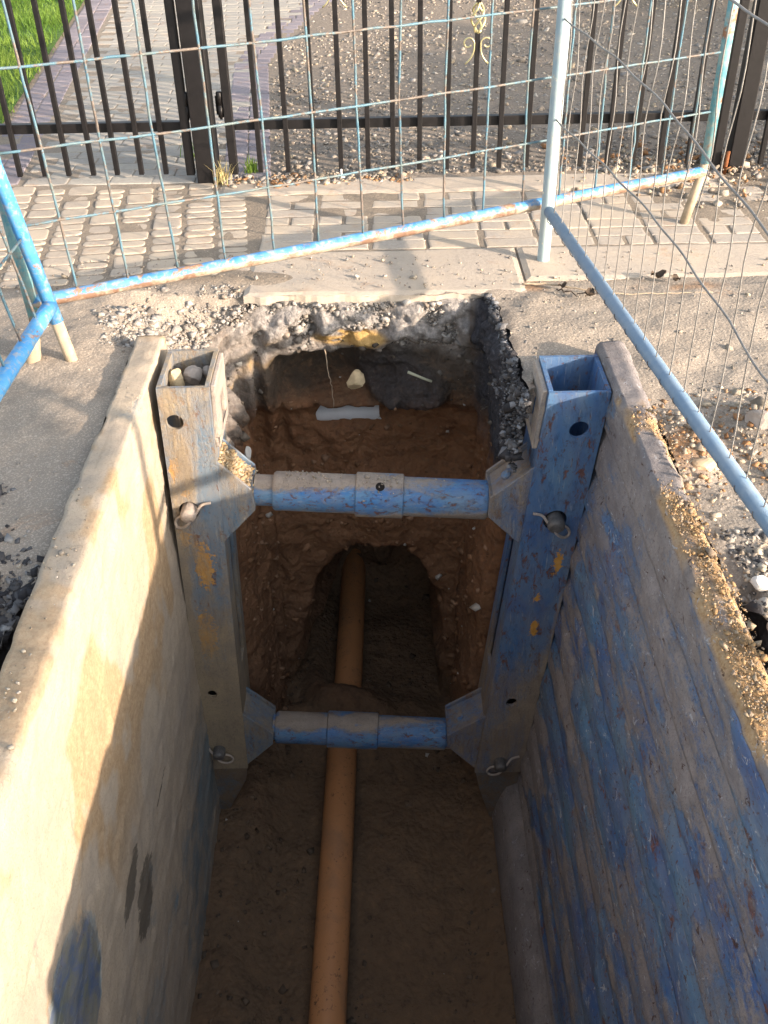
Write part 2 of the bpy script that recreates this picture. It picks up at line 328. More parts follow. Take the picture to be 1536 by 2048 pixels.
def rock(name, c, size, mat, label, cat='stone', seed=0, group=None, parent=None):
    bm = bmesh.new(); bmesh.ops.create_icosphere(bm, subdivisions=3, radius=1)
    V = np.array([v.co[:] for v in bm.verts]); F = [tuple(v.index for v in f.verts) for f in bm.faces]; bm.free()
    # cut flat facets
    r2 = np.random.default_rng(seed)
    for k in range(9):
        d = r2.normal(size=3); d /= np.linalg.norm(d); h = r2.uniform(.55, .9); t = V@d; V = V-np.clip(t-h, 0, None)[:, None]*d
    V = V*(1+.05*fbm(V[:, 0]*3+seed, V[:, 1]*3, V[:, 2]*3)[:, None])*np.array(size)
    o = mk(name, V, F, mat, smooth=False); o.location = c; tag(o, label, cat, group); return o

# ---------------------------------------------------------------- the pit outline and the ground
HOLE = [(-.93, -.6), (.90, -.6), (.90, 1.50), (.80, 1.70), (.786, 2.875), (.492, 2.87), (.484, 2.70), (.455, 2.675), (.43, 3.0), (.425, 3.31), (.385, 3.385), (.1, 3.40), (-.30, 3.40), (-.47, 3.41), (-.62, 3.32), (-.72, 3.02), (-.812, 2.96), (-.806, 1.85), (-.90, 1.5)]
HP = np.array(HOLE)
def hole_sd(x, y):
    """signed distance to the hole outline (negative inside) and the nearest outline point"""
    x = np.asarray(x, float); y = np.asarray(y, float); best = np.full(x.shape, 1e9); nx_ = np.zeros_like(x); ny_ = np.zeros_like(x); ins = np.zeros(x.shape, bool)
    for i in range(len(HP)):
        a, b = HP[i], HP[(i+1) % len(HP)]; d = b-a; t = np.clip(((x-a[0])*d[0]+(y-a[1])*d[1])/(d@d), 0, 1)
        px, py = a[0]+t*d[0], a[1]+t*d[1]; q = np.hypot(x-px, y-py); m = q < best
        best = np.where(m, q, best); nx_ = np.where(m, px, nx_); ny_ = np.where(m, py, ny_)
        c = ((a[1] > y) != (b[1] > y)) & (x < (b[0]-a[0])*(y-a[1])/((b[1]-a[1]) or 1e-12)+a[0]); ins ^= c
    return np.where(ins, -best, best), nx_, ny_
def nw(x, y): return ss(.42, .0, np.hypot((x+.62)/1.0, (y-3.2)/1.0))       # the broken corner left of the slab
def gz(x, y):
    z = .010*fbm(x*2.1, y*2.1, 0, 3)+.006*fbm(x*9, y*9, 1, 4)
    z = z-.030*ss(-.75, -1.15, -np.abs(x+.80)-.75)*0
    z = z-.17*nw(x, y)**1.3*ss(-.30, -.5, x)
    z = z+.05*bump2(x, y, -.80, 3.50, .30, .16)+.035*bump2(x, y, -.5, 3.55, .22, .10)       # heaved edge
    z = z+.035*bump2(x, y, .84, 2.36, .12, .20)+.05*bump2(x, y, 1.10, 2.42, .16, .14)
    z = z+.02*fbm(x*16, y*16, 3, 4)*nw(x, y)
    z = z+.034*ss(-1.45, -.95, x)*ss(-.5, -.8, x)*ss(1.7, 2.1, y)*ss(3.5, 3.0, y)
    z = z+.03*fbm(x*18, y*18, 5, 3)*(ss(2.0, 1.55, y)*(np.abs(x) > .7))
    z = np.where(y > 3.42, z*.3-.0035*ss(3.42, 3.5, y), z)
    return z
def axis(lo, hi, st, far0, far1):
    a = list(np.arange(lo, hi+1e-6, st)); b = []; s = st; p = hi
    while p < far1: s *= 1.35; p += s; b.append(p)
    c = []; s = st; p = lo
    while p > far0: s *= 1.35; p -= s; c.append(p)
    return np.array(c[::-1]+a+b)
gx = axis(-1.55, 1.45, .0115, -80, 80); gy = axis(.6, 3.62, .0115, -60, 120)
X, Y = np.meshgrid(gx, gy, indexing='ij'); X = X.ravel(); Y = Y.ravel()
jag = .016*fbm(X*14, Y*14, 2, 3)*np.where((np.abs(X) > .72) & (Y > 1.75), .25, 1)
sd, qx, qy = hole_sd(X, Y); sdj = sd+jag*(np.abs(sd) < .08)
F = gridfaces(len(gx), len(gy)); keep = ~(sdj[F] < 0).all(1); F = F[keep]
used = np.unique(F); snap = sdj < 0
dx, dy = X-qx, Y-qy; L = np.hypot(dx, dy)+1e-9; sgn = np.sign(sd+1e-12)
X2 = np.where(snap, X+(-sdj)*dx/L*np.where(sd < 0, -1, 1), X); Y2 = np.where(snap, Y+(-sdj)*dy/L*np.where(sd < 0, -1, 1), Y)
Zg = gz(X2, Y2)
asph = np.clip(ss(1.95, 1.55, Y2+.25*fbm(X2*5, Y2*5, 1, 4))*(X2 < -.6) + .9*ss(.05, .0, np.abs(X2-.435))*(Y2 > 2.4)*(Y2 < 3.42)*ss(-.2, .3, fbm(X2*11, Y2*11, 7, 4)) + .8*ss(1.9, 1.55, Y2+.15*fbm(X2*6, Y2*6, 3, 4))*(X2 > .6), 0, 1)
redd = np.clip(1.1*bump2(X2, Y2, .83, 2.38, .13, .22)+1.0*bump2(X2, Y2, .46, 2.62, .06, .14)+.9*bump2(X2, Y2, .55, 3.46, .22, .07)+.9*bump2(X2, Y2, -.62, 3.56, .2, .06)+.8*bump2(X2, Y2, 1.1, 3.42, .2, .06), 0, 1)*ss(-.5, .4, fbm(X2*9, Y2*9, 9, 4))
grav = np.clip(1.3*nw(X2, Y2)*ss(-.3, -.42, X2)+.9*bump2(X2, Y2, -.92, 2.62, .14, .2)+1.0*bump2(X2, Y2, 1.15, 2.2, .25, .5)+(Y2 > 4.72)*(X2 > -.9+0*X2)*1.0, 0, 1)*np.where(Y2 > 4.7, 1, ss(-.6, .3, fbm(X2*7, Y2*7, 4, 4)))
remap = np.full(len(X), -1); remap[used] = np.arange(len(used))
g = mk('ground', np.stack([X2, Y2, Zg], 1)[used], remap[F], MT['ground'], smooth=True, cols={'M': np.stack([asph, redd, grav], 1)[used], 'W': np.repeat((.9*ss(3.45, 3.55, Y2)*ss(4.76, 4.7, Y2)+.6*(Y2 > 4.76)*(X2 < -.6))[:, None], 3, 1)[used]})
tag(g, 'dusty compacted road surface around the open trench', 'ground', kind='structure')

# ---------------------------------------------------------------- pit walls
def densify(P, st):
    out = []
    for a, b in zip(P[:-1], P[1:]):
        n = max(1, int(math.hypot(b[0]-a[0], b[1]-a[1])/st)); out += [(a[0]+(b[0]-a[0])*i/n, a[1]+(b[1]-a[1])*i/n) for i in range(n)]
    return np.array(out+[P[-1]])
WP = [(.90, -.6), (.90, 1.55), (.83, 1.8), (.82, 2.88), (.46, 2.90), (.43, 3.0), (.415, 3.32), (.36, 3.39), (.1, 3.41), (-.30, 3.41), (-.48, 3.405), (-.615, 3.31), (-.70, 3.01), (-.86, 2.97), (-.86, 1.85), (-.93, 1.5), (-.93, -.6)]
path = densify(WP, .012); sm = path.copy()
for _ in range(4): sm[1:-1] = (sm[:-2]+2*sm[1:-1]+sm[2:])/4
tg = np.gradient(sm, axis=0); tg /= np.linalg.norm(tg, axis=1)[:, None]; nr = np.stack([tg[:, 1], -tg[:, 0]], 1)
zs = np.linspace(-.012, -2.12, 176)
PX, ZZ = np.meshgrid(sm[:, 0], zs, indexing='ij'); PY = np.meshgrid(sm[:, 1], zs, indexing='ij')[0]
NX = np.meshgrid(nr[:, 0], zs, indexing='ij')[0]; NY = np.meshgrid(nr[:, 1], zs, indexing='ij')[0]
farw = ss(.55, .9, NY)*(PY > 3.05)
off = .022*fbm(PX*5, PY*5, ZZ*3, 4)+.010*fbm(PX*22, PY*22, ZZ*22, 3)
rub = ss(-.24, -.12, ZZ)                                    # loose rubble layer at the top
off = off+rub*(.036*fbm(PX*15, PY*15, ZZ*15, 4)-.02)*(PY > 2.9)
# far wall: rubble lip, cavity below it, clay with a ledge, duct recess, tunnel
cav = ss(-.205, -.27, ZZ-.05*np.sin(PX*7+1)-.03*fbm(PX*6, 0, 3, 3))*ss(-.50, -.38, ZZ+.14*ss(-.1, .25, PX)*-1)
cav = cav*ss(-.45, -.36, PX)*ss(.30, .12, PX)
off = off+farw*(.17*cav*(.75+.4*ss(.0, -.25, PX)))
off = off-farw*.05*bump2(PX, ZZ, .10, -.20, .22, .11)        # hanging grey clod right of the middle
clod = np.clip(bump2(PX+.5*(ZZ+.38), ZZ, .075, -.375, .19, .125)*2.2, 0, 1)
off = off-farw*.115*clod*(.8+.35*fbm(PX*11, ZZ*11, 5, 4))      # big dark clod hanging over the duct
off = off+farw*.05*ss(-.46, -.54, ZZ)*ss(-.95, -.75, ZZ)+farw*.010*fbm(PX*6, ZZ*9, 2, 4)*ss(-.45, -.55, ZZ)
off = off-farw*.06*ss(-.66, -1.05, ZZ)                       # clay belly
off = off+farw*.09*ss(0, .25, 1-np.maximum(np.abs(PX+.125)/.128, np.abs(ZZ+.545)/.05)+.16*fbm(PX*16, ZZ*16, 8, 4))*1.3    # duct recess
ta = np.clip((-1.125-ZZ)/.52, 0, 1); el_ = np.sqrt(np.clip(1-(1-ta)**2, 0, 1)); half_l = .34*el_*(1+.15*ss(-1.5, -2.0, ZZ)); half_r = .27*el_
ed = .02*fbm(PX*9, ZZ*9, 6, 4)
tin = np.minimum((PX-(-.03-half_l))*(1-.6*ss(-1.35, -1.8, ZZ))+.03*ss(-1.35, -1.8, ZZ), (-.0+half_r)-PX)+ed
off = off+farw*1.02*ss(-.005, .12, tin)*ss(-1.10, -1.16, ZZ)
side = (1-ss(.55, .9, NY))
off = off-side*(PY > 2.9)*.11*ss(-.1, -1.6, ZZ)*(PX > 0)-side*(PY > 2.9)*(.13*ss(-.05, -.40, ZZ)+.03*ss(-.5, -1.9, ZZ))*(PX < 0)
# tooth grooves of the digging bucket down the left corner
off = off+(.022*np.sin(PX*70+PY*40)*ss(-.15, -.3, ZZ)*ss(-.95, -.6, ZZ))*(PX < -.38)*(PY > 3.0)
off = off*ss(-.012, -.07, ZZ); GZ = gz(PX, PY); top = ss(-.10, -.0, ZZ)
VX = PX+NX*off; VY = PY+NY*off; VZ = ZZ+np.minimum(GZ, .0)*ss(-.5, 0, ZZ)
VX = np.where(ZZ > -.02, VX+NX*.03, VX); VY = np.where(ZZ > -.02, VY+NY*.03, VY)
asp = ss(.33, .40, PX)*ss(-.62, -.35, ZZ+.12*fbm(PX*7, PY*7, ZZ*7, 3))*(PY > 2.4)+.5*ss(-.25, -.05, ZZ)*(PX > .3)*(PY > 2.4)+.9*(ss(-.28, -.2, ZZ)*(PY < 2.3))+.55*farw*clod
yel = np.clip(2.2*bump2(PX, ZZ, -.11, -.165+0*PX, .16, .05), 0, 1)*ss(-.5, -.2, fbm(PX*18, PY*18, ZZ*18, 3))*farw+.7*ss(.10, .0, np.abs(ZZ+.20+.25*(PX+.42)*-1))*(PX < -.36)*(PX > -.60)*ss(0, .5, fbm(PX*14, PY*14, ZZ*14, 3))*(PY > 2.9)
gr = ss(-.23-.3*ss(-.42, -.50, PX), -.14-.12*ss(-.42, -.50, PX), ZZ+.05*fbm(PX*8, PY*8, ZZ*8, 3))*(PY > 2.9)*(PX < .33)
gr = gr*(1-.45*ss(-.40, -.5, PX)); gr = np.maximum(gr, farw*ss(.1, .5, bump2(PX, ZZ, .10, -.16, .16, .13)))
wall = mk('trench_walls', np.stack([VX, VY, VZ], -1).reshape(-1, 3), gridfaces(len(sm), len(zs))[:, ::-1], MT['soil'], smooth=True,
          cols={'M': np.clip(np.stack([asp, yel, gr*(1-np.clip(yel, 0, 1))], -1), 0, 1).reshape(-1, 3)})
tag(wall, 'layered soil sides of the trench, grey rubble over dark earth over red clay', 'trench', kind='structure')
# floor
fx = np.arange(-1.0, .98, .016); fy = np.arange(-.6, 5.1, .016); FX, FY = np.meshgrid(fx, fy, indexing='ij')
FZ = -2.075+.018*fbm(FX*4, FY*4, 0, 4)+.007*fbm(FX*20, FY*20, 2, 3)+.05*ss(.30, .42, FX)+.10*ss(-.42, -.62, FX+.05*fbm(FX*3, FY*3, 4, 3))
FZ = FZ+(.175+.05*fbm(FX*7, FY*7, 9, 4))*np.exp(-((FY-3.16+.05*fbm(FX*5, FX*0, 2, 3))/.20)**2)*np.exp(-((FX+.2)/.36)**2)+(.19+.06*fbm(FX*6, FY*6, 5, 3))*ss(4.0, 4.35, FY)+.07*ss(3.2, 3.45, FY)*ss(-.22, -.36, FX)
fl = mk('trench_floor', np.stack([FX, FY, FZ], -1).reshape(-1, 3), gridfaces(len(fx), len(fy)), MT['soil'], smooth=True,
        cols={'M': np.zeros((FX.size, 3))})
tag(fl, 'brown earth floor of the trench under the orange pipe', 'trench', kind='structure')

# ---------------------------------------------------------------- pavement
def block_field(name, cells, mat, label, parent=None):
    """separate bevelled blocks in one sheet; cells = (cx, cy, half x, half y, angle, z, corner)"""
    V, F, C = [], [], []
    for cx, cy, hx, hy, a, z, cr in cells:
        b = len(V); ca, sa = math.cos(a), math.sin(a); tone = random.random(); tx, ty = random.uniform(-.012, .012), random.uniform(-.012, .012)
        for ring, (ins, dz) in enumerate(((0, -.035), (0, -.005), (.003, -.0012), (.010, -.0002))):
            for k in range(16):
                q = k//4; t = (k % 4)/3*math.pi/2+q*math.pi/2; sx = 1 if q in (0, 3) else -1; sy = 1 if q in (0, 1) else -1
                rr = cr
                px = sx*(hx-rr)+math.cos(t)*(rr); py = sy*(hy-rr)+math.sin(t)*(rr)
                px *= (hx-ins)/hx; py *= (hy-ins)/hy
                jx = 1+.03*math.sin(k*1.7+tone*20)
                V.append((cx+(px*ca-py*sa)*jx, cy+(px*sa+py*ca)*jx, z+dz+px*tx+py*ty)); C.append((tone, tone, tone))
        for rg in range(3):
            for k in range(16): F.append((b+rg*16+k, b+rg*16+(k+1) % 16, b+(rg+1)*16+(k+1) % 16, b+(rg+1)*16+k))
        F.append(tuple(b+48+k for k in range(16)))
    o = mk(name, V, F, mat, smooth=False, cols={'Col': np.array(C)}); tag(o, label, 'pavement', kind='structure'); return o
cells = []; random.seed(11)
for c in range(-3, 13):                                      # worn setts left of the slab, rows running slightly askew
    u = -.575-.138*c; v = 3.50+random.uniform(0, .05)
    while v < 4.60:
        h = random.choice((.062, .075, .10, .085, .13)); cx = u-.122*(v+h/2-3.77)
        if -2.7 < cx < -.55: cells.append((cx, v+h/2, .138/2-random.uniform(.006, .013), h/2-random.uniform(.004, .007), .121+random.uniform(-.03, .03), random.uniform(-.004, .003), random.uniform(.014, .03)))
        v += h
block_field('sett_pavement', cells, MT['setts'], 'worn rounded granite setts before the small gate')
cells = []
for r_ in range(7):                                          # squarer pavers in front of the wide gate, columns in line
    v = 3.83+r_*.092
    for c_ in range(14):
        x = -.485+c_*.228+(.05 if c_ > 8 else 0)
        if (r_*5+c_*3) % 7 in (1, 4): parts = ((x, .105), (x+.114, .105))
        else: parts = ((x, .217),)
        for px_, wd in parts: cells.append((px_+wd/2+random.uniform(-.003, .003), v+.046, wd/2-random.choice((.001, .003, .006)), .0440, random.uniform(-.012, .012), random.uniform(-.003, .001), .006))
block_field('paver_strip', cells, MT['brick'], 'rectangular grey pavers before the wide gate')
cells = []
for r_ in range(78):
    v = 4.72+r_*.099; xl = -2.02-.105*(v-5.7); xr = -.76-.085*(v-4.8) if v < 7 else -.95+.06*(v-7)+.05*(v-7)**2
    x = xl+.26+(.1 if r_ % 2 else 0)
    cells2 = []
    while x < xr-.02:
        wd = .2; cells.append((x+.1, v, min(.098, .0985), .0478, random.uniform(-.01, .01), random.uniform(-.002, .002), .005)); x += wd
block_field('path', cells, MT['path'], 'grey brick path leading away behind the small gate')
cells = []
for r_ in range(60):
    v = 4.75+r_*.128; xl = -2.02-.105*(v-5.7)
    for k in range(2): cells.append((xl+.055+.115*k+.0, v, .055, .062, .10, random.uniform(-.002, .003), .004))
    xr = -.70-.085*(v-4.8) if v < 7 else -.88+.06*(v-7)+.05*(v-7)**2
    for k in range(2): cells.append((xr+.02+.115*k, v, .055, .062, .06, random.uniform(-.002, .003), .004))
block_field('path_border', cells, MT['path_edge'], 'purple grey edging pavers along the brick path')
def slab(name, x0, x1, y0, y1, z1, z0, label, mat='concrete', amp=.003):
    nx, ny = max(3, int((x1-x0)/.02)), max(3, int((y1-y0)/.02))
    xs = np.linspace(x0, x1, nx); ys = np.linspace(y0, y1, ny); A, B = np.meshgrid(xs, ys, indexing='ij')
    edge = np.minimum(np.minimum(A-x0, x1-A), np.minimum(B-y0, y1-B)); Z = z1-.006*ss(.012, 0, edge)+amp*fbm(A*3, B*3, 1, 4)
    By = B.copy(); By = By+np.where(B <= y0+1e-6, .008*fbm(A*12, A*3, 2, 4), 0)
    V = np.stack([A, By, Z], -1).reshape(-1, 3); F = [tuple(f) for f in gridfaces(nx, ny)]
    idx = np.arange(nx*ny).reshape(nx, ny); rim = list(idx[:, 0])+list(idx[-1, 1:])+list(idx[-2::-1, -1])+list(idx[0, -2:0:-1])
    n0 = len(V); V2 = V[rim].copy(); V2[:, 2] = z0+.004*rng.uniform(-1, 1, len(rim)); V = np.vstack([V, V2]); m = len(rim)
    F += [(rim[i], n0+i, n0+(i+1) % m, rim[(i+1) % m]) for i in range(m)]
    o = mk(name, V, F, MT[mat], cols={'Col': np.full((len(V), 3), rng.uniform(.2, .8))}); tag(o, label, 'pavement', kind='structure'); return o
slab('kerb_slab', -.50, .538, 3.402, 3.815, .003, -.032, 'pale concrete slab forming the far lip of the trench')
slab('kerb_slab', .548, 1.62, 3.50, 3.815, .004, -.07, 'pale concrete slab under the galvanised fence pole')
slab('kerb_slab', 1.63, 2.9, 3.50, 3.815, .003, -.07, 'pale concrete slab at the right edge of the pavement')
slab('threshold', -.72, 1.60, 4.475, 4.67, .006, -.03, 'rough concrete band under the wide gate', amp=.006)

# lawn
lawn_e = [(-2.04-.105*(y-5.7), y) for y in (4.72, 6, 8, 10, 12.5)]
LV = [(x, y, .012) for x, y in lawn_e]+[(-9, y, .012) for x, y in lawn_e]; LF = [(i, i+1, 6+i, 5+i) for i in range(4)]
tag(mk('lawn', LV, LF, MT['grass_soil']), 'soil under the lawn beside the brick path', 'ground', kind='structure')
N = 26000; by = rng.uniform(4.9, 11.5, N); bx = -2.06-.105*(by-5.7)-rng.uniform(0, 1, N)**1.0*2.0+.03*rng.normal(size=N)
h = rng.uniform(.03, .085, N)*(1+.5*fbm(bx*3, by*3, 0, 3)); a = rng.uniform(0, 6.28, N); wv = .0045; ln_ = rng.uniform(.2, .8, N)*h; d2 = rng.uniform(0, 6.28, N)
b0 = np.stack([bx+wv*np.cos(a), by+wv*np.sin(a), np.full(N, .01)], 1); b1 = np.stack([bx-wv*np.cos(a), by-wv*np.sin(a), np.full(N, .01)], 1); b2 = np.stack([bx+ln_*np.cos(d2), by+ln_*np.sin(d2), .01+h], 1)
tone = np.clip(.5+.5*fbm(bx*2, by*2, 4, 3)+rng.uniform(-.3, .3, N), 0, 1)
tag(mk('grass', np.stack([b0, b1, b2], 1).reshape(-1, 3), np.arange(3*N).reshape(N, 3), MT['grass'], cols={'Col': np.repeat(tone[:, None], 3, 0).repeat(3, 1)}), 'short bright green lawn beside the brick path', 'grass', kind='stuff')

# ---------------------------------------------------------------- loose stones and crumbs nobody could count
GREY = [(.30, .28, .26), (.24, .22, .20), (.18, .165, .15), (.36, .335, .30), (.28, .24, .20)]
DARK = [(.06, .06, .065), (.09, .09, .095), (.14, .14, .145), (.035, .035, .04)]
TAN = [(.38, .32, .24), (.33, .285, .235), (.42, .37, .30), (.28, .24, .19)]
RED = [(.34, .19, .095), (.29, .155, .075), (.38, .25, .15)]
def on_ground(x, y, ok): return np.stack([x, y, gz(x, y)], 1)[ok]
# pebbles on the road
N = 7000; x = rng.uniform(-1.6, 1.5, N); y = rng.uniform(1.2, 3.75, N); s_, _, _ = hole_sd(x, y); ok = (s_ > .012) & (fbm(x*3, y*3, 8, 3)+rng.uniform(-.8, .8, N) > .05) & ((x < -.8) | (x > .45) | (y > 3.4))
P = on_ground(x, y, ok); P[:, 2] += np.where(P[:, 1] > 3.42, .012, .0)
tag(stones('pebbles', P, rng.gamma(1.2, .0017, len(P))+.0010, pick(TAN+GREY, len(P))), 'scattered small pebbles and grit on the dusty road', 'pebbles', kind='stuff')
# rubble on the broken corner and along the rim
N = 16000; x = rng.uniform(-1.0, -.30, N); y = rng.uniform(2.98, 3.62, N); s_, _, _ = hole_sd(x, y); ok = (s_ > -.005) & (nw(x, y)+.25*fbm(x*8, y*8, 2, 3) > rng.uniform(.05, .7, N)) & ~((x > -.5) & (y > 3.405))
P = on_ground(x, y, ok); sz = np.minimum(rng.gamma(.9, .0036, len(P))+.0014, .022)
xs = rng.uniform(-.55, .36, 2600); zsn = rng.uniform(-.20, -.03, 2600); P2 = np.stack([xs, 3.395-.012*rng.uniform(0, 1, 2600)+.02*fbm(xs*9, zsn*9, 1, 3), zsn], 1)
k2 = ~((np.abs(xs+.11) < .15) & (np.abs(zsn+.165) < .04)); P2 = P2[k2]
P = np.vstack([P, P2]); sz = np.concatenate([sz, np.minimum(rng.gamma(1.0, .0034, len(P2))+.0015, .020)])
tag(stones('rubble', P, sz, pick(GREY+[(.38, .36, .335), (.34, .32, .295)], len(P))), 'broken grey asphalt and stone rubble along the far edge of the trench', 'rubble', kind='stuff')
# coarse black asphalt crumbs by both near edges and down the right rim
N = 11000; x = rng.uniform(-1.5, -.82, N); y = rng.uniform(1.2, 2.25, N); ok = (ss(2.0, 1.65, y+.2*fbm(x*5, y*5, 1, 4)) > rng.uniform(0, 1, N)) & (hole_sd(x, y)[0] > .005)
P = on_ground(x, y, ok); sz = rng.gamma(1.5, .0030, len(P))+.0018; C_ = pick(DARK+DARK+DARK+[(.25, .245, .24)], len(P))
N = 2600; y = rng.uniform(2.62, 3.39, N); zz_ = -.006-rng.uniform(0, 1, N)**1.6*.26; x = np.interp(y, [2.6, 3.0, 3.32, 3.40], [.438, .43, .415, .385])+.004-.014*rng.uniform(0, 1, N)+.012*fbm(y*9, zz_*9, 2, 3)+.08*zz_*(y < 2.95)
P = np.vstack([P, np.stack([x, y, zz_], 1)]); sz = np.concatenate([sz, rng.gamma(1.4, .0030, N)+.0018]); C_ = np.vstack([C_, pick(DARK+[(.20, .21, .23)], N)])
tag(stones('asphalt_crumbs', P, sz, C_), 'black broken asphalt crumbs along the trench edges', 'rubble', kind='stuff')
# spoil on the right
N = 5500; x = np.concatenate([rng.uniform(.83, 1.25, 4000), .84+.10*rng.normal(size=700), 1.10+.12*rng.normal(size=800)]); y = np.concatenate([rng.uniform(1.25, 1.95, 4000), 2.36+.14*rng.normal(size=700), 2.40+.16*rng.normal(size=800)])
ok = (hole_sd(x, y)[0] > .004); P = on_ground(x, y, ok); sz = rng.gamma(1.1, .0034, len(P))+.0014; cc = np.where((P[:, 1] < 2.0)[:, None], pick(GREY+TAN+DARK, len(P)), pick(RED+TAN, len(P)))
tag(stones('spoil', P, sz, cc), 'loose brown and grey spoil beside the right shield panel', 'spoil', kind='stuff')
# crumbled soil on the trench floor and stones bedded in the cut
N = 2600; x = rng.uniform(-.72, .45, N); y = rng.uniform(.9, 4.3, N); ix = np.clip(((x+1.0)/.016).astype(int), 0, len(fx)-1); iy = np.clip(((y+.6)/.016).astype(int), 0, len(fy)-1)
ok = fbm(x*4, y*4, 21, 3)+rng.uniform(-.5, .5, N)+.5*np.exp(-((y-3.15)/.25)**2)+.6*ss(.25, .4, np.abs(x+.05)) > .25
P = np.stack([x, y, FZ[ix, iy]+.001], 1)[ok]; sz = np.minimum(rng.gamma(1.0, .0036, len(P))+.0014, .024)
cc = pick([(.16, .115, .08), (.12, .085, .058), (.20, .14, .095), (.10, .075, .055)], len(P)); lt = rng.uniform(0, 1, len(P)) > .992; cc[lt] = (.5, .47, .42)
tag(stones('soil_clods', P, sz, cc), 'crumbled brown soil lying on the trench floor', 'soil', kind='stuff')
wi = rng.integers(0, len(sm), 9000); wj = rng.integers(14, len(zs)-4, 9000); m_ = (sm[wi, 1] > 2.9)
P = np.stack([VX[wi, wj], VY[wi, wj], VZ[wi, wj]], 1)[m_][:1500]; sz = np.minimum(rng.gamma(1.0, .0045, len(P))+.0015, .022)
cc = np.where((P[:, 2] > -.45)[:, None], pick([(.10, .085, .07), (.16, .14, .12), (.07, .06, .05)], len(P)), pick([(.24, .13, .07), (.18, .095, .05), (.30, .18, .11)], len(P))); lt = rng.uniform(0, 1, len(P)) > .96; cc[lt] = (.42, .39, .35)
tag(stones('bedded_stones', P, sz, cc, jit=.45), 'small stones and clods bedded in the soil sides of the trench', 'stones', kind='stuff')
# gravel yard behind the wide gate
N = 22000; y = 4.74+rng.uniform(0, 1, N)**1.5*5.2; x = rng.uniform(-1.0, 3.3, N); xe = np.where(y < 7, -.50-.085*(y-4.8), -.68+.06*(y-7)+.05*(y-7)**2); ok = x > xe
P = np.stack([x, y, gz(x, y)], 1)[ok]; lt = fbm(P[:, 0]*1.3, P[:, 1]*1.3, 3, 3)
tag(stones('gravel', P, rng.gamma(1.3, .0036, len(P))+.0025, np.where((lt > .15)[:, None], pick(TAN+GREY, len(P)), pick(GREY+TAN[:2]+[(.20, .18, .155), (.24, .215, .185)], len(P), .12))), 'grey gravel covering the yard behind the wide gate', 'gravel', kind='stuff')
# brown earth by the gate posts
N = 1500; x = np.concatenate([1.55+.30*rng.normal(size=900), -.55+.6*rng.uniform(-.3, 1.2, 600)]); y = np.concatenate([4.70+.20*rng.normal(size=900), 4.66+.04*rng.normal(size=600)])
P = np.stack([x, y, .0+.03*np.exp(-((x-1.6)/.35)**2-((y-4.75)/.2)**2)+.006], 1)
tag(stones('earth_clods', P, rng.gamma(1.3, .0040, N)+.002, pick(RED+TAN+GREY[:2], N)), 'crumbled brown earth heaped at the foot of the gates', 'soil', kind='stuff')

# ---------------------------------------------------------------- trench shield
TS = thing('trench_shield', 'worn blue steel trench shield with muddy side panels and two cross struts', 'trench shield', (0, 1.6, -2.05))
YN, YF = .15, 2.965
def panel(name, sect, mat, label, disp, colfn, yf, n_in):
    """closed cross section swept along y; disp(y, t, x, z) -> outward push; sect = dense (x, z) outline"""
    S = np.array(sect); tg_ = np.roll(S, -1, 0)-np.roll(S, 1, 0); tg_ /= np.linalg.norm(tg_, axis=1)[:, None]+1e-9; nn = np.stack([tg_[:, 1], -tg_[:, 0]], 1)
    c = S.mean(0)
    ys = np.concatenate([np.arange(YN, .8, .05), np.arange(.8, yf+1e-6, .0105)]); ny, ns = len(ys), len(S)
    SX = np.tile(S[:, 0], (ny, 1)); SZ = np.tile(S[:, 1], (ny, 1)); YY = np.tile(ys[:, None], (1, ns))
    d = disp(YY, SX, SZ); SX2 = SX+nn[None, :, 0]*d; SZ2 = SZ+nn[None, :, 1]*d
    yend = YY+np.where(YY > yf-1e-3, .006*fbm(SX*20, SZ*20, 4, 3), 0)
    V = np.stack([SX2, yend, SZ2], -1).reshape(-1, 3); F = gridfaces(ny, ns, True); M_, W_ = colfn(YY.ravel(), SX.ravel(), SZ.ravel())
    V = np.vstack([V, [[c[0], YN, c[1]], [c[0], yf, c[1]]]]); M_ = np.vstack([M_, [[0, 0, 0]]*2]); W_ = np.vstack([W_, [[0, 0, 0]]*2]); b = ny*ns
    caps = []
    for k in range(ns): caps += [(b, k, (k+1) % ns, (k+1) % ns), (b+1, (ny-1)*ns+(k+1) % ns, (ny-1)*ns+k, (ny-1)*ns+k)]
    me_f = [tuple(f) for f in F[:, ::-1]]+[(a, c2, b2) for a, b2, c2, _ in caps]
    o = mk(name, V, me_f, mat, TS, True, {'M': M_, 'W': W_}); o['label'] = label
    return o
def dense(P, st):
    P = P+[P[0]]; out = []
    for i, (a, b) in enumerate(zip(P[:-1], P[1:])):
        L_ = math.hypot(b[0]-a[0], b[1]-a[1]); n = max(1, int(L_/st[i])); out += [(a[0]+(b[0]-a[0])*t/n, a[1]+(b[1]-a[1])*t/n) for t in range(n)]
    return out
f_ = .0105
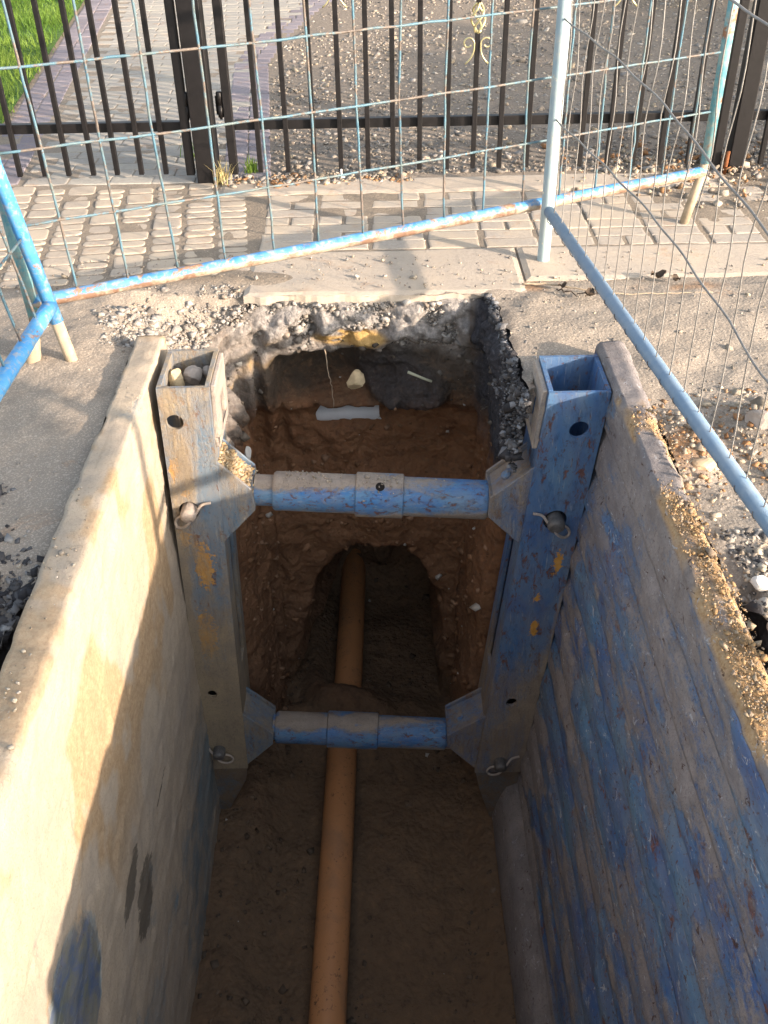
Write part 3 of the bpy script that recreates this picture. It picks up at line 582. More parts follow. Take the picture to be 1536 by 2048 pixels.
# left: inner face bottom -> top -> over the crest -> outer face down
sl_ = dense([(-.716, -2.04), (-.707, .050), (-.713, .060), (-.745, .063), (-.800, .060), (-.806, .050), (-.806, -2.04)], [f_, .008, f_, f_, .008, .12, .05])
sl_ = sl_[::-1]
def dl(y, x, z):
    inn = (x > -.73) & (z < .045); crest = z > .03
    d = .0035*fbm(y*1.6, z*1.6, x, 2)+.0016*fbm(y*24, z*24, 2, 3)+.0016*fbm(y*60, z*60, 5, 2)*inn
    d = d+inn*(.006*ss(.1, .35, fbm(y*2.6, z*2.6, 4, 5))*ss(-1.0, -.5, z)-.006*np.abs(np.sin((z+.1)*math.pi/.21))**12*ss(-.3, -1.0, z)*.5)
    d = d+crest*(.0035*fbm(y*11, x*11, 1, 5)+.004*ss(.2, .7, fbm(y*7, x*7, 9, 4)))
    d = d-inn*.012*ss(1.28, 1.16, y)*ss(-.36, -.40, z)*0
    return d
def cl(y, x, z):
    inn = (x > -.73)
    mud = .62-.45*ss(-.55, -1.55, z)*inn+.10*(z > .03)-.75*(z > .03)*ss(-.772, -.752, x+.02*fbm(y*6, y*0, 3, 3))*ss(-.25, .25, fbm(y*2.3, 0*y, 8, 3))*ss(2.75, 2.45, y)-.25*ss(.1, .6, fbm(y*2.5, z*3.5, 5, 4))*inn  # crest's inner half lowers this mask, baring patches of the grey-blue base
    patch = ss(.05, .95, bump2(y, z, 1.12, -.66, .25, .26)+.20*fbm(y*9, z*9, 3, 5))*inn
    mud = mud-1.5*patch+.25*inn*ss(.0, .5, fbm(y*1.8, z*1.8, 3, 3))
    wet = (.95*np.clip(bump2(y, z, 1.655, -1.068+.2*(y-1.65), .145, .13), 0, 1)**.7+.9*np.clip(bump2(y, z, 1.585, -.895+.2*(y-1.585), .135, .06), 0, 1)**.7+1.2*np.clip(bump2(y, z, 1.99, -.99, .10, .011)*1.4, 0, 1))*inn
    clean = patch*.7+.35*inn*ss(-.7, -1.7, z)
    sand = .8*inn*ss(.12, .4, fbm(y*4.5, z*3.5, 17, 5)-.25*np.abs((z+.42)/.35))*ss(-.95, -.6, z)+.6*(z > .03)*ss(.1, .45, fbm(y*5, x*7, 14, 4))
    return np.stack([np.clip(mud, 0, 1), 0*y, np.clip(clean, 0, 1)], 1), np.stack([np.clip(wet, 0, 1), patch*.70, np.clip(sand, 0, .8)], 1)
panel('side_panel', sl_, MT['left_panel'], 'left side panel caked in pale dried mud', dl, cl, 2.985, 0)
# right: leans inwards, pressed with lengthwise ribs
RK = .092
def rx(z): return .690+RK*(z-.04)
in_ = []
ribs = [-.10, -.25, -.385, -.52, -.66, -.80, -.95, -1.10, -1.25, -1.40, -1.55, -1.70]
def rib(z):
    d = 0
    for r_ in ribs:
        t = (np.asarray(z)-r_)/.075; d = d+np.where((t < 0) & (t > -1), -.022*(1+t)**1.5, 0)+np.where((t >= 0) & (t < .09), -.022*(1-t/.09), 0)
    return d
for z in np.arange(-1.79, .040, .0085): in_.append((rx(z)-float(rib(z)), z))
sr_ = dense([(.455, -2.06), (.442, -1.98), (.470, -1.80)], [.02, .02, .05])[:-1]
sr_ = [(.50, -2.06), (.46, -2.06), (.436, -2.045), (.434, -2.0), (.445, -1.93), (.458, -1.87), (.480, -1.815)]+[p for p in in_]+dense([(.690, .046), (.700, .060), (.755, .066), (.778, .055), (.786, .04), (.786, -.2), (.60, -2.06)], [f_, f_, f_, f_, f_, .1, 9.])[:-1]
def dr(y, x, z):
    inn = (z < .045) & (x < rx(z)+.03); crest = z > .03
    d = .0035*fbm(y*1.3, z*2, x, 3)+.0010*fbm(y*14, z*30, 2, 3)+inn*.0022*fbm(y*1.2, z*9, 7, 2)-inn*.006*ss(.45, .6, fbm(y*3.5, z*5, 31, 3))*(z > -1.70)
    return d+crest*(.004*fbm(y*14, x*14, 5, 4)+.007*ss(-.15, .3, fbm(y*5, x*11, 12, 4)+.55*ss(2.4, 1.7, y)-.25)+.004*ss(.1, .6, fbm(y*4, x*5, 2, 3))*ss(2.4, 1.6, y))
def cr(y, x, z):
    crest = z > .03; low = ss(-1.72, -1.80, z)
    mud = .85*crest*ss(-.35, .15, fbm(y*4, x*9, 5, 3))+.55*low+.10*fbm(y*2, z*4, 1, 3)+.25*ss(-.6, -1.3, z)*ss(1.9, 2.5, y)+.35*ss(-.30, .02, z)*ss(1.6, 2.6, y)*(1-crest)
    clean = .35*ss(.05, .5, fbm(y*2.2, z*5, 8, 4))*(1-low)
    ye = 0*y
    mud = np.where(crest, .55+.4*ss(-.3, .3, fbm(y*5, x*9, 5, 3)), mud); sand = crest*ss(-.15, .25, fbm(y*5, x*11, 12, 4)+.55*ss(2.4, 1.7, y)-.25)
    return np.clip(np.stack([mud, ye, clean*(1-crest)], 1), 0, 1), np.clip(np.stack([0*y, 0*y, sand], 1), 0, 1)
panel('side_panel', sr_, MT['right_panel'], 'right side panel of scraped blue ribbed steel leaning inwards', dr, cr, 2.885, 0)

def cattr(obj, fn):
    me = obj.data; n = len(me.vertices); v = np.empty(n*3, np.float32); me.vertices.foreach_get('co', v); v = v.reshape(-1, 3)
    at = me.color_attributes.new('M', 'FLOAT_COLOR', 'POINT'); c = np.ones((n, 4), np.float32); c[:, :3] = fn(v); at.data.foreach_set('color', c.ravel())
def subdiv_build(mb, name, mat, parent, fn=None, cuts=0, bevel=.003, st=.02):
    """cut long quads so that paint patches can be placed"""
    bm = bmesh.new(); vs = [bm.verts.new(p) for p in mb.v]
    for f in mb.f:
        try: bm.faces.new([vs[i] for i in f])
        except ValueError: pass
    if st:
        for ax in (2,):
            zs_ = [v.co.z for v in bm.verts]
            for z in np.arange(min(zs_)+st, max(zs_), st): bmesh.ops.bisect_plane(bm, geom=bm.verts[:]+bm.edges[:]+bm.faces[:], plane_co=(0, 0, z), plane_no=(0, 0, 1))
            for x in np.arange(min(v.co.x for v in bm.verts)+st, max(v.co.x for v in bm.verts), st): bmesh.ops.bisect_plane(bm, geom=bm.verts[:]+bm.edges[:]+bm.faces[:], plane_co=(x, 0, 0), plane_no=(1, 0, 0))
    bmesh.ops.remove_doubles(bm, verts=bm.verts, dist=1e-5)
    bmesh.ops.recalc_face_normals(bm, faces=bm.faces); me = bpy.data.meshes.new(name); bm.to_mesh(me); bm.free(); me.materials.append(mat)
    o = bpy.data.objects.new(name, me); COL.objects.link(o); o.parent = parent
    if parent is not None and parent.type == 'EMPTY': o.location = -parent.location
    if fn: cattr(o, fn)
    if bevel: b = o.modifiers.new('bevel', 'BEVEL'); b.width = bevel; b.segments = 2; b.limit_method = 'ANGLE'; b.angle_limit = R(40)
    return o
def post(x0, x1, y0, y1, zt, zb, k, s, mat, holes, fn, label):
    """hollow box post; s = +1 when its inner (trench) side faces +x"""
    m = MB(); t = .013
    # front wall with holes
    z = zt-.0; zc = zt
    for hx, hz, hr in holes:
        m.box(x0, x1, y0, y0+t, hz+.05, zc) if zc > hz+.05+1e-4 else None
        m.holed(x0, x1, hz-.05, hz+.05, y0, y0+t, hx-k*hz, hz, hr); zc = hz-.05
    m.box(x0, x1, y0, y0+t, zb, zc)
    m.box(x0+.0, x1-.0, y1-t, y1, zb, zt+.004)
    # outer wall, then the inner wall with its slots
    xo0, xo1 = (x0, x0+t) if s > 0 else (x1-t, x1); xi0, xi1 = (x1-t, x1) if s > 0 else (x0, x0+t)
    a, b = y0+t, y1-t
    m.box(xo0, xo1, a, b, zb, zt+.002)
    sa, sb = a+(b-a)*.42, a+(b-a)*.80
    for z0, z1 in ((-.035, zt+.003), (-.50, -.14), (zb, -1.22)): m.box(xi0, xi1, a, b, z0, z1)
    for z0, z1 in ((-.14, -.035), (-1.22, -.50)): m.box(xi0, xi1, a, sa, z0, z1); m.box(xi0, xi1, sb, b, z0, z1)
    m.shear(k)
    p = subdiv_build(m, 'post', mat, TS, fn, st=.03); p['label'] = label
    # reinforcing flange on the inner side of the head, with the same slot
    f = MB(); e0, e1 = (x1, x1+.016) if s > 0 else (x0-.016, x0)
    for z0, z1, ya, yb in ((-.035, zt-.004, y0+.02, y1-.01), (-.175, -.14, y0+.02, y1-.01), (-.14, -.035, y0+.02, sa), (-.14, -.035, sb, y1-.01)): f.box(e0, e1, ya, yb, z0, z1)
    f.shear(k); subdiv_build(f, 'flange', MT['cut_steel'], p, st=0, bevel=.004)
    return p
def pc_left(v):
    x, y, z = v.T; u = x-.03*z
    ye = 1.6*bump2(u, z, -.655, -.245, .022, .085)+1.3*bump2(u, z, -.625, -.22, .014, .06)+1.2*bump2(u, z, -.628, -.335, .018, .03)+.95*bump2(u, z, -.60, -.65, .05, .16)+.95*bump2(u, z, -.62, -.98, .06, .20)+.8*bump2(u, z, -.66, -.52, .04, .1)
    mud = .10+.35*ss(-.95, -1.5, z)+.3*ss(-.645, -.68, u)*ss(-.3, -.8, z); cl_ = .25*bump2(u, z, -.555, -.45, .05, .5)
    return np.clip(np.stack([mud, ye, cl_], 1), 0, 1)
def pc_right(v):
    x, y, z = v.T; u = x-.088*z
    ye = 1.3*bump2(u, z, .640, -.62, .030, .07)+1.3*bump2(u, z, .612, -.92, .016, .06)+1.1*bump2(u, z, .60, -1.0, .010, .03)+1.0*bump2(u, z, .595, -.78, .010, .03)+.8*bump2(u, z, .625, -1.36, .02, .08)
    mud = .12*ss(-.8, -1.4, z)+.35*ss(.655, .69, u)*ss(-.3, -1.0, z); cl_ = .55*ss(-.7, -.3, z)+.3*ss(-1.3, -.8, z)
    return np.clip(np.stack([mud, ye, cl_], 1), 0, 1)
PL = post(-.683, -.523, 2.645, 2.890, .052, -1.72, .030, 1, MT['post_dusty'], [(-.640, -.068, .027), (-.640, -.406, .034), (-.668, -1.280, .019)], pc_left, 'left upright post with dusty face and orange paint flakes')
PR = post(.498, .684, 2.600, 2.830, .036, -1.72, .088, -1, MT['post'], [(.603, -.095, .030), (.559, -.441, .038), (.470, -1.309, .021)], pc_right, 'right upright post in stronger blue')
# pointed feet that narrow to the panel edge
MB().prism_y([(-.736, -1.722), (-.577, -1.722), (-.590, -1.80), (-.705, -2.05), (-.735, -2.05)], 2.648, 2.88).build('foot', MT['foot_mud'], PL, bevel=.004)
MB().prism_y([(.350, -1.722), (.530, -1.722), (.50, -2.05), (.43, -2.05), (.372, -1.84)], 2.603, 2.82).build('foot', MT['foot_mud'], PR, bevel=.004)
MT['pin_steel'] = simple('grimy_pin_steel', (.13, .125, .12), .55, .4, 45, .5, .3)
def pin(post_, x, y, z, r, k, s):
    m = MB(); m.tube([(x, y+.10, z), (x, y-.030, z), (x, y-.040, z-.001), (x, y-.043, z-.002)], [r, r, r*.93, r*.7], 22)
    m.build('pin', MT['cut_steel'] if x < -.6 and z > -1 else MT['pin_steel'], post_, True)
    c = MB(); P = [(x+.075*s, y-.006, z+.032), (x+.045*s, y-.012, z+.028), (x+.026*s, y-.022, z+.004), (x-.002*s, y-.034, z-.030), (x-.024*s, y-.026, z-.052), (x-.042*s, y-.016, z-.058), (x-.050*s, y-.012, z-.044), (x-.040*s, y-.014, z-.022), (x-.020*s, y-.020, z-.006)]
    Q = []
    for i in range(len(P)-1):
        for t in np.linspace(0, 1, 5)[:-1]:
            a0, a1, a2, a3 = (Vector(P[max(0, min(len(P)-1, i+d))]) for d in (-1, 0, 1, 2)); Q.append(.5*((2*a1)+(a2-a0)*t+(2*a0-5*a1+4*a2-a3)*t*t+(3*a1-a0-3*a2+a3)*t**3))
    c.tube(Q, .0048, 8); c.build('clip', MT['cut_steel'], post_, True)
pin(PL, -.640, 2.645, -.406, .026, 0, 1); pin(PR, .559, 2.600, -.441, .029, 0, -1)
pin(PL, -.676, 2.645, -1.60, .024, 0, -1); pin(PR, .444, 2.600, -1.650, .024, 0, 1)
def bracket(parent, pts, y0, y1, mat, bolt=None, dirt=None):
    """two gusset plates with a sunken web between them; pts = (top at post, top at strut, bottom at strut, bottom at post)"""
    (ax, az), (bx_, bz), (cx, cz), (dx_, dz) = pts; m = MB()
    for ya, yb in ((y0, y0+.011), (y1-.011, y1)): m.prism_y([(ax, az), (bx_, bz), (cx, cz), (dx_, dz)], ya, yb)
    dd = .020; m.prism_y([(ax, az-dd), (bx_, bz-dd*.8), (bx_, bz-dd*.8-.012), (ax, az-dd-.012)], y0+.011, y1-.011)
    w_ = .012*(1 if bx_ < ax else -1)
    m.prism_y([(bx_, bz-.004), (bx_+w_, bz-.004-abs(w_)*.3), (cx+w_, cz+.01), (cx, cz+.004)], y0+.011, y1-.011)
    q = subdiv_build(m, 'bracket', mat, parent, lambda v: np.stack([.12+0*v[:, 0], 0*v[:, 0], .1+0*v[:, 0]], 1), st=0, bevel=.0025)
    return q
def strut(z0, z1, xl, xr, cl_, cr_, sp, rad, label, yl=2.722, yr=2.695):
    A = Vector((xl, yl, z0)); B = Vector((xr, yr, z1)); at = lambda x: A.lerp(B, (x-xl)/(xr-xl))
    m = MB(); d = .006; m.tube([at(xl), at(xl+d), at(xr-d), at(xr)], [rad-.005, rad, rad, rad-.005], 40)
    mud = lambda v: np.stack([.42*ss(z0+rad*.30, z0+rad*.95, v[:, 2])*ss(-.3, .1, fbm(v[:, 0]*9, v[:, 1]*9, v[:, 2]*9, 3))+.22*ss(z0-rad*.5, z0-rad, v[:, 2])+0*v[:, 0], 0*v[:, 0], .25*ss(.9, .3, np.abs(v[:, 2]-z0)/rad)], 1)
    def cut(mb, name, parent):
        o = subdiv_build(mb, name, MT['strut'], parent, None, st=.03, bevel=0); cattr(o, mud); o.data.polygons.foreach_set('use_smooth', np.ones(len(o.data.polygons), bool))
        o.data.set_sharp_from_angle(angle=R(40)) if hasattr(o.data, 'set_sharp_from_angle') else None
        return o
    s_ = cut(m, 'strut', TS); s_['label'] = label
    c = MB(); c.tube([at(cl_), at(cl_+.004), at(cr_-.004), at(cr_)], [rad+.004, rad+.009, rad+.009, rad+.004], 40); cut(c, 'collar', s_)
    e = MB(); e.tube([at(sp), at(xl+.003)], rad*.80, 32); cut(e, 'spindle', s_)
    e = MB(); e.tube([at(xr-.002), at(xr+.02)], rad*.9, 32); cut(e, 'spindle', s_)
    return s_
US = strut(-.388, -.424, -.366, .345, -.094, .066, -.428, .066, 'upper strut, brighter blue with mud along its top')
LS = strut(-1.560, -1.592, -.452, .232, -.245, -.040, -.462, .0645, 'lower strut in the shade')
bracket(US, [(-.535, -.217), (-.430, -.332), (-.424, -.416), (-.540, -.545)], 2.650, 2.800, MT['post_dusty'])
bracket(US, [(.482, -.240), (.346, -.358), (.341, -.436), (.452, -.552)], 2.615, 2.775, MT['post'])
bracket(LS, [(-.572, -1.396), (-.456, -1.520), (-.462, -1.582), (-.585, -1.714)], 2.650, 2.800, MT['post_dusty'])
bracket(LS, [(.384, -1.398), (.232, -1.508), (.233, -1.575), (.348, -1.712)], 2.615, 2.775, MT['post'])
# dark disc painted as the collar's shaded pin hole, bolt heads on the right brackets
d = (Vector((0, -.55, .83))).normalized(); m = MB(); c0 = Vector((-.011, 2.71, -.406)); m.tube([c0+d*.060, c0+d*.0765], .015, 20)
m.build('pin_hole', simple('dark_hole', (.012, .010, .009), .95, .1, 30), US)
for S_, bx_, bz, by_ in ((US, .405, -.325, 2.69), (LS, .290, -1.490, 2.69)):
    m = MB(); nrm = Vector((-.55, 0, .83)).normalized(); p = Vector((bx_, by_, bz)); m.tube([p-nrm*.012, p+nrm*.010, p+nrm*.016], [.017, .017, .012], 6+10); m.build('bolt', MT['strut'], S_, False)
# loose dirt lying on the left upper bracket, the struts and the panel crests
def crumbs(name, P, sz, pal, label): return tag(stones(name, P, sz, pick(pal, len(P))), label, 'soil', kind='stuff')
N = 1100; t = rng.uniform(0, 1, N); P = np.stack([-.530+.10*t, rng.uniform(2.665, 2.785, N), -.240-.115*t+rng.uniform(-.004, .010, N)], 1)
crumbs('loose_sand', P, rng.gamma(1.3, .0018, N)+.001, [(.44, .32, .19), (.36, .25, .13), (.46, .38, .26)], 'heap of sandy crumbs lying on the left upper bracket')
N = 420; x = rng.uniform(-.33, .33, N); ok = fbm(x*7, x*0, 5, 3)+rng.uniform(-.4, .5, N) > .05; x = x[ok]; a_ = rng.normal(0, .42, len(x)); P = np.stack([x, 2.722-.04*(x+.36)/.7+.068*np.sin(a_), -.388-.05*(x+.366)+.068*np.cos(a_)], 1)
P[:, 2] += np.where((x > -.094) & (x < .066), .007, 0)
crumbs('loose_sand', P, rng.gamma(1.2, .0016, len(P))+.0008, TAN+[(.36, .30, .25)], 'dried mud crumbs along the top of the upper strut')
N = 6000; y = rng.uniform(1.0, 2.45, N); x = .738+.045*rng.normal(size=N)*.75; ok = (np.abs(x-.738) < .045) & (fbm(y*5, x*11, 12, 4)+ss(2.4, 1.7, y)*.55+rng.uniform(-.5, .3, N) > .25); P = np.stack([x, y, .066+.012*np.clip(fbm(y*4, x*9, 12, 4), 0, 1)+0*x], 1)[ok]
crumbs('loose_sand', P, rng.gamma(.9, .0014, len(P))+.0006, [(.36, .24, .125), (.30, .19, .095), (.34, .27, .19), (.27, .21, .155)], 'orange brown sand crumbs on the crest of the right shield panel')
N = 380; y = rng.uniform(1.0, 2.95, N); x = -.757+.04*rng.normal(size=N); ok = (np.abs(x+.757) < .042) & (fbm(y*5, x*9, 2, 4)+rng.uniform(-.2, .2, N) > .25); P = np.stack([x, y, np.full(N, .066)], 1)[ok]
crumbs('loose_sand', P, rng.gamma(1.3, .0015, len(P))+.0008, TAN+[(.36, .32, .28)], 'pale mud crumbs on the crest of the left shield panel')
# stones wedged in the hollow left post, cap in the right one
tan_rock = simple('sandstone', (.50, .40, .25), .9, .2, 25); grey_rock = simple('grey_rock', (.36, .31, .27), .9, .25, 22); pale_rock = simple('pale_rock', (.58, .57, .54), .85, .15, 25)
rock('stone', (-.648, 2.795, .000), (.026, .040, .040), tan_rock, 'yellow stone wedged against the outer wall of the hollow left post', seed=3)
rock('stone', (-.598, 2.815, -.004), (.036, .042, .036), grey_rock, 'largest grey stone in the hollow left post', seed=5)
rock('stone', (-.556, 2.845, -.006), (.020, .026, .024), grey_rock, 'small grey stone behind the larger one in the hollow left post', seed=8)
m = MB(); m.tube([(.545, 2.628, -.01), (.548, 2.6245, -.01)], .026, 24); m.build('cap', simple('pale_cap', (.45, .42, .38), .5, .1, 30), PR)
rock('stone', (.874, 2.234, .016), (.045, .034, .024), simple('tan_rock', (.50, .37, .24), .9, .2, 22), 'tan stone on the reddish dirt beside the right shield panel', seed=12)
rock('stone', (.868, 1.742, .020), (.024, .022, .018), pale_rock, 'round pale stone on the spoil beside the right shield panel', seed=14)
rock('stone', (1.075, 2.404, .05), (.05, .05, .036), grey_rock, 'dark earthy clod under the wire mesh at the right edge', 'clod', seed=15)
rock('stone', (-.098, 3.36, -.335), (.036, .04, .046), tan_rock, 'yellowish stone stuck in the dark far wall of the trench', seed=21)
rock('stone', (.868, 1.60, .015), (.030, .026, .020), grey_rock, 'grey lump of asphalt at the lower right edge of the trench', seed=25)
rock('stone', (-.560, 3.075, -.50), (.020, .024, .045), pale_rock, 'pale flat stone sticking out of the left trench corner, the higher one', seed=31)
rock('stone', (-.510, 3.165, -.535), (.016, .02, .038), pale_rock, 'pale flat stone sticking out of the left trench corner, the lower one', seed=33)

# ---------------------------------------------------------------- pipes
m = MB(); Pp = [(-.262, .2, -2.005), (-.235, 1.73, -2.005), (-.209, 2.94, -2.005), (-.187, 3.41, -1.995), (-.172, 4.14, -1.985), (-.165, 4.8, -1.98)]
m.tube(Pp, .0665, 40, False); m.tube(Pp, .0610, 40, False)
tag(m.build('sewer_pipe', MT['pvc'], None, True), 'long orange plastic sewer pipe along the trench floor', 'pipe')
m = MB(); m.tube([(-.62, 3.54, -.575), (.40, 3.545, -.578)], .045, 32)
tag(m.build('duct_pipe', MT['white_pvc'], None, True), 'white plastic duct crossing the far wall of the trench', 'pipe')
# roots and twigs
def wig(P, r, name, mat, label, cat, n=8, amp=.004, taper=.5):
    Q = []; P = [Vector(p) for p in P]
    for a, b in zip(P[:-1], P[1:]):
        for t in np.linspace(0, 1, n)[:-1]: Q.append(a.lerp(b, t)+Vector(rng.normal(0, amp, 3)))
    Q.append(P[-1]); rr = [r*(1-(1-taper)*i/(len(Q)-1)) for i in range(len(Q))]
    m = MB(); m.tube(Q, rr, 6); return tag(m.build(name, mat, None, True), label, cat)
wig([(-.210, 3.36, -.20), (-.200, 3.365, -.30), (-.192, 3.37, -.36), (-.188, 3.365, -.455)], .0022, 'root', MT['dry'], 'thin pale root hanging in the hollow of the far wall', 'root', 7, .0022)
wig([(.10, 3.33, -.285), (.19, 3.32, -.322)], .006, 'stick', simple('pale_stick', (.42, .42, .30), .8, .1, 30), 'pale split stick poking out of the far wall', 'stick', 4, .0008, .8)
wig([(.525, 3.44, .012), (.62, 3.43, .014), (.74, 3.375, .014), (.86, 3.335, .014), (1.00, 3.335, .012), (1.20, 3.345, .008)], .0042, 'twig', MT['dry'], 'long dry twig lying on the ground by the grey barrier rail', 'twig', 7, .0015, .35)
wig([(.64, 3.385, .01), (.68, 3.35, .018), (.73, 3.32, .012), (.79, 3.335, .02)], .003, 'twig', MT['bark'], 'short dark twig with curled leaves beside the long twig', 'twig', 6, .004)
m = MB()
for cx, cy, r_ in ((.665, 3.40, .018), (.745, 3.325, .024), (.775, 3.345, .018), (.695, 3.37, .014), (1.00, 3.50, .022), (1.05, 3.46, .028), (1.10, 3.43, .018), (1.02, 3.44, .014)):
    pass
def leaf(x, y, s_, a_, label):
    V = []; F = []; n = 7
    for i in range(n):
        t = i/(n-1); w_ = s_*.38*math.sin(math.pi*min(1, t*.97+.02))**.8
        for q in (-1, 0, 1): V.append((x+math.cos(a_)*s_*(t-.5)-math.sin(a_)*w_*q, y+math.sin(a_)*s_*(t-.5)+math.cos(a_)*w_*q, .016+.25*s_*(t-.5)**2*4*.5+.2*s_*abs(q)+.006*math.sin(t*9)))
    for i in range(n-1):
        for q in (0, 1): F.append((i*3+q, i*3+q+1, (i+1)*3+q+1, (i+1)*3+q))
    return tag(mk('dead_leaf', V, F, MT['bark'], smooth=True), label, 'leaf', 'dead leaves on the road')
leaf(.665, 3.40, .035, .3, 'curled dead leaf at the start of the long twig'); leaf(.750, 3.325, .05, 1.1, 'curled dead leaf by the tip of the short twig')
leaf(1.03, 3.47, .06, .2, 'dark dead leaf behind the wire mesh, the larger one'); leaf(1.09, 3.44, .04, 2.0, 'dark dead leaf behind the wire mesh, the smaller one')

# ---------------------------------------------------------------- gates
BLK = MT['gate']
def bar(x, y, z0, z1, parent, wd=.022, twist=0):
    m = MB(); n = 2 if not twist else 40
    for i in range(1): m.box(x-wd/2, x+wd/2, y-wd/2, y+wd/2, z0, z1)
    return m.build('bar', BLK, parent, bevel=.002)
def scroll_curve(cx, z, s, sc):
    """s-shaped scroll beside a bar: curl at the top, flick at the foot"""
    P = []
    for t in np.linspace(0, 1, 26):                         # spiral curl
        a = math.pi*(0.0+1.55*(1-t)); r_ = .011+.011*t; a = -math.pi*.35+math.pi*1.6*(1-t)
        P.append((cx+s*(.036+r_*math.cos(a)*1.0), z-.003+r_*1.05*math.sin(a)))
    return P
def scrolls(x, y, z, parent):
    for s in (-1, 1):
        P = []
        for t in np.linspace(0, 1, 22): a = R(-120+t*310); r_ = .010+.012*t; P.append((x+s*(.052-.012*t-r_*math.cos(math.pi-a)*-1*1.0*-1), z-.012+r_*math.sin(a)))
        Q = []
        for a in np.linspace(R(-150), R(180), 26):           # curl seen from the front, ending at the bar
            t = (a-R(-150))/R(330); r_ = .012+.014*t; Q.append((x+s*(.014+.026+r_*math.cos(a)*1.0), z-.018+r_*math.sin(a)))
        tail = [(x+s*.014, z-.035), (x+s*.016, z-.052), (x+s*.024, z-.072), (x+s*.036, z-.088), (x+s*.052, z-.102)]
        P = [Vector((a, y-.014, b)) for a, b in Q+tail]; m = MB(); m.tube(P, .0036, 8); m.build('scroll', MT['gold'], parent, True)
def basket(x, y, z0, z1, parent):
    m = MB()
    for k in range(4):
        P = []
        for t in np.linspace(0, 1, 20): a = k*math.pi/2+t*math.pi*1.15; r_ = .004+.026*math.sin(math.pi*t)**.8; P.append((x+r_*math.cos(a), y+r_*math.sin(a), z0+(z1-z0)*t))
        m.tube(P, .0048, 8)
    m.build('basket', MT['gold'], parent, True)
def hinge(x, y, z0, z1, parent):
    m = MB(); m.tube([(x, y, z0), (x, y, (z0+z1)/2-.003)], .013, 14); m.tube([(x, y, (z0+z1)/2), (x, y, z1-.004), (x, y, z1)], [.014, .014, .010], 14); m.tube([(x, y, z0-.01), (x, y, z1-.01)], .006, 10)
    m.box(x-.02, x+.02, y+.004, y+.012, z0+.01, z1-.02); m.build('hinge', BLK, parent, True)
GY = 4.69
def gate(label, xs, stile, xl, xr, ornaments, hx, name='gate', cat='gate'):
    g_ = thing(name, label, cat, ((xl+xr)/2, GY, 0))
    for x in xs:
        o_ = [q for q in ornaments if abs(q[0]-x) < .02]
        if o_:
            _, z = o_[0]; b_ = bar(x, GY, .035, z, g_); u_ = MB(); u_.box(x-.011, x+.011, GY-.011, GY+.011, z+.118, 1.50); u_.build('bar', BLK, g_, bevel=.002)
            basket(x, GY, z-.004, z+.122, b_); scrolls(x, GY, z-.022, b_)
        else: bar(x, GY, .035, 1.50, g_)
    for x in stile: m = MB(); m.box(x-.019, x+.019, GY-.016, GY+.022, .03, 1.54); m.build('stile', BLK, g_, bevel=.003)
    for z in (.222, 1.40):
        m = MB(); m.box(xl, xr, GY+.0115, GY+.045, z, z+.042); o = m.build('rail', BLK, g_, bevel=.003)
    if hx is not None: hinge(hx, GY-.002, .285, .395, g_)
    return g_
gate('narrow dark metal gate standing across the brick path', [-2.135, -2.017, -1.897, -1.780, -1.664, -1.548, -1.437, -1.322, -1.211, -1.098, -.984], [-.869], -2.20, -.889, [], -.850)
gate('wide dark metal gate with gold scroll ornaments before the gravel yard', [-.543, -.414, -.290, -.168, -.042, .073, .196, .322, .444, .565, .692, .812, .940, 1.068, 1.188, 1.312, 1.444], [-.667, 1.575], -.647, 1.555, [(-.168, .85), (.444, .615), (1.068, .83)], -.700)
def gpost(x0, x1, y0, y1, label):
    p_ = thing('gate_post', label, 'gate post', ((x0+x1)/2, (y0+y1)/2, 0), 'gate posts')
    MB().box(x0, x1, y0, y1, -.05, 1.75).build('shaft', BLK, p_, bevel=.005)
    MB().prism_y([(x0-.01, 1.75), (x1+.01, 1.75), (x1+.01, 1.765), ((x0+x1)/2, 1.80), (x0-.01, 1.765)], y0-.01, y1+.01).build('cap', BLK, p_)
    m = MB(); m.box(x0+.004, x0+.010, y0-.003, y0-.0005, 0, 1.74) ; m.build('seam', BLK, p_)
gpost(-.838, -.738, 4.66, 4.76, 'thick dark square post between the two gates')
gpost(1.628, 1.700, 4.66, 4.74, 'slimmer dark square post at the right end of the wide gate')
fp = thing('fence_panel', 'dark metal bar fence at the right edge beyond the slim gate post', 'fence', (2.3, GY, 0))
for x in np.arange(1.785, 2.95, .122): bar(float(x), GY, .03, 1.5, fp)
for z in (.222, 1.40): MB().box(1.702, 3.0, GY+.0115, GY+.045, z, z+.042).build('rail', BLK, fp, bevel=.003)
m = MB(); m.tube([(1.612, 4.652, -.01), (1.614, 4.652, .10)], .010, 8); tag(m.build('drop_bolt', simple('rust', (.20, .075, .03), .9, .3, 40), None, True), 'rusty drop bolt standing beside the slim gate post', 'bolt')
m = MB(); m.tube([(-.168, 4.662, .012), (-.168, 4.662, .050)], .005, 8); m.tube([(-.185, 4.660, .010), (-.151, 4.660, .010)], .005, 8); tag(m.build('plastic_peg', simple('white_plastic', (.8, .8, .8), .4, .02, 20), None, True), 'small white plastic peg lying under the wide gate', 'peg')

# ---------------------------------------------------------------- barriers
def jw(P, n=10, amp=.003):
    amp *= .55
    Q = []; P = [Vector(p) for p in P]
    for a, b in zip(P[:-1], P[1:]):
        for t in np.linspace(0, 1, n)[:-1]: Q.append(a.lerp(b, t)+Vector(rng.normal(0, amp, 3))*.5)
    Q.append(P[-1]); return Q
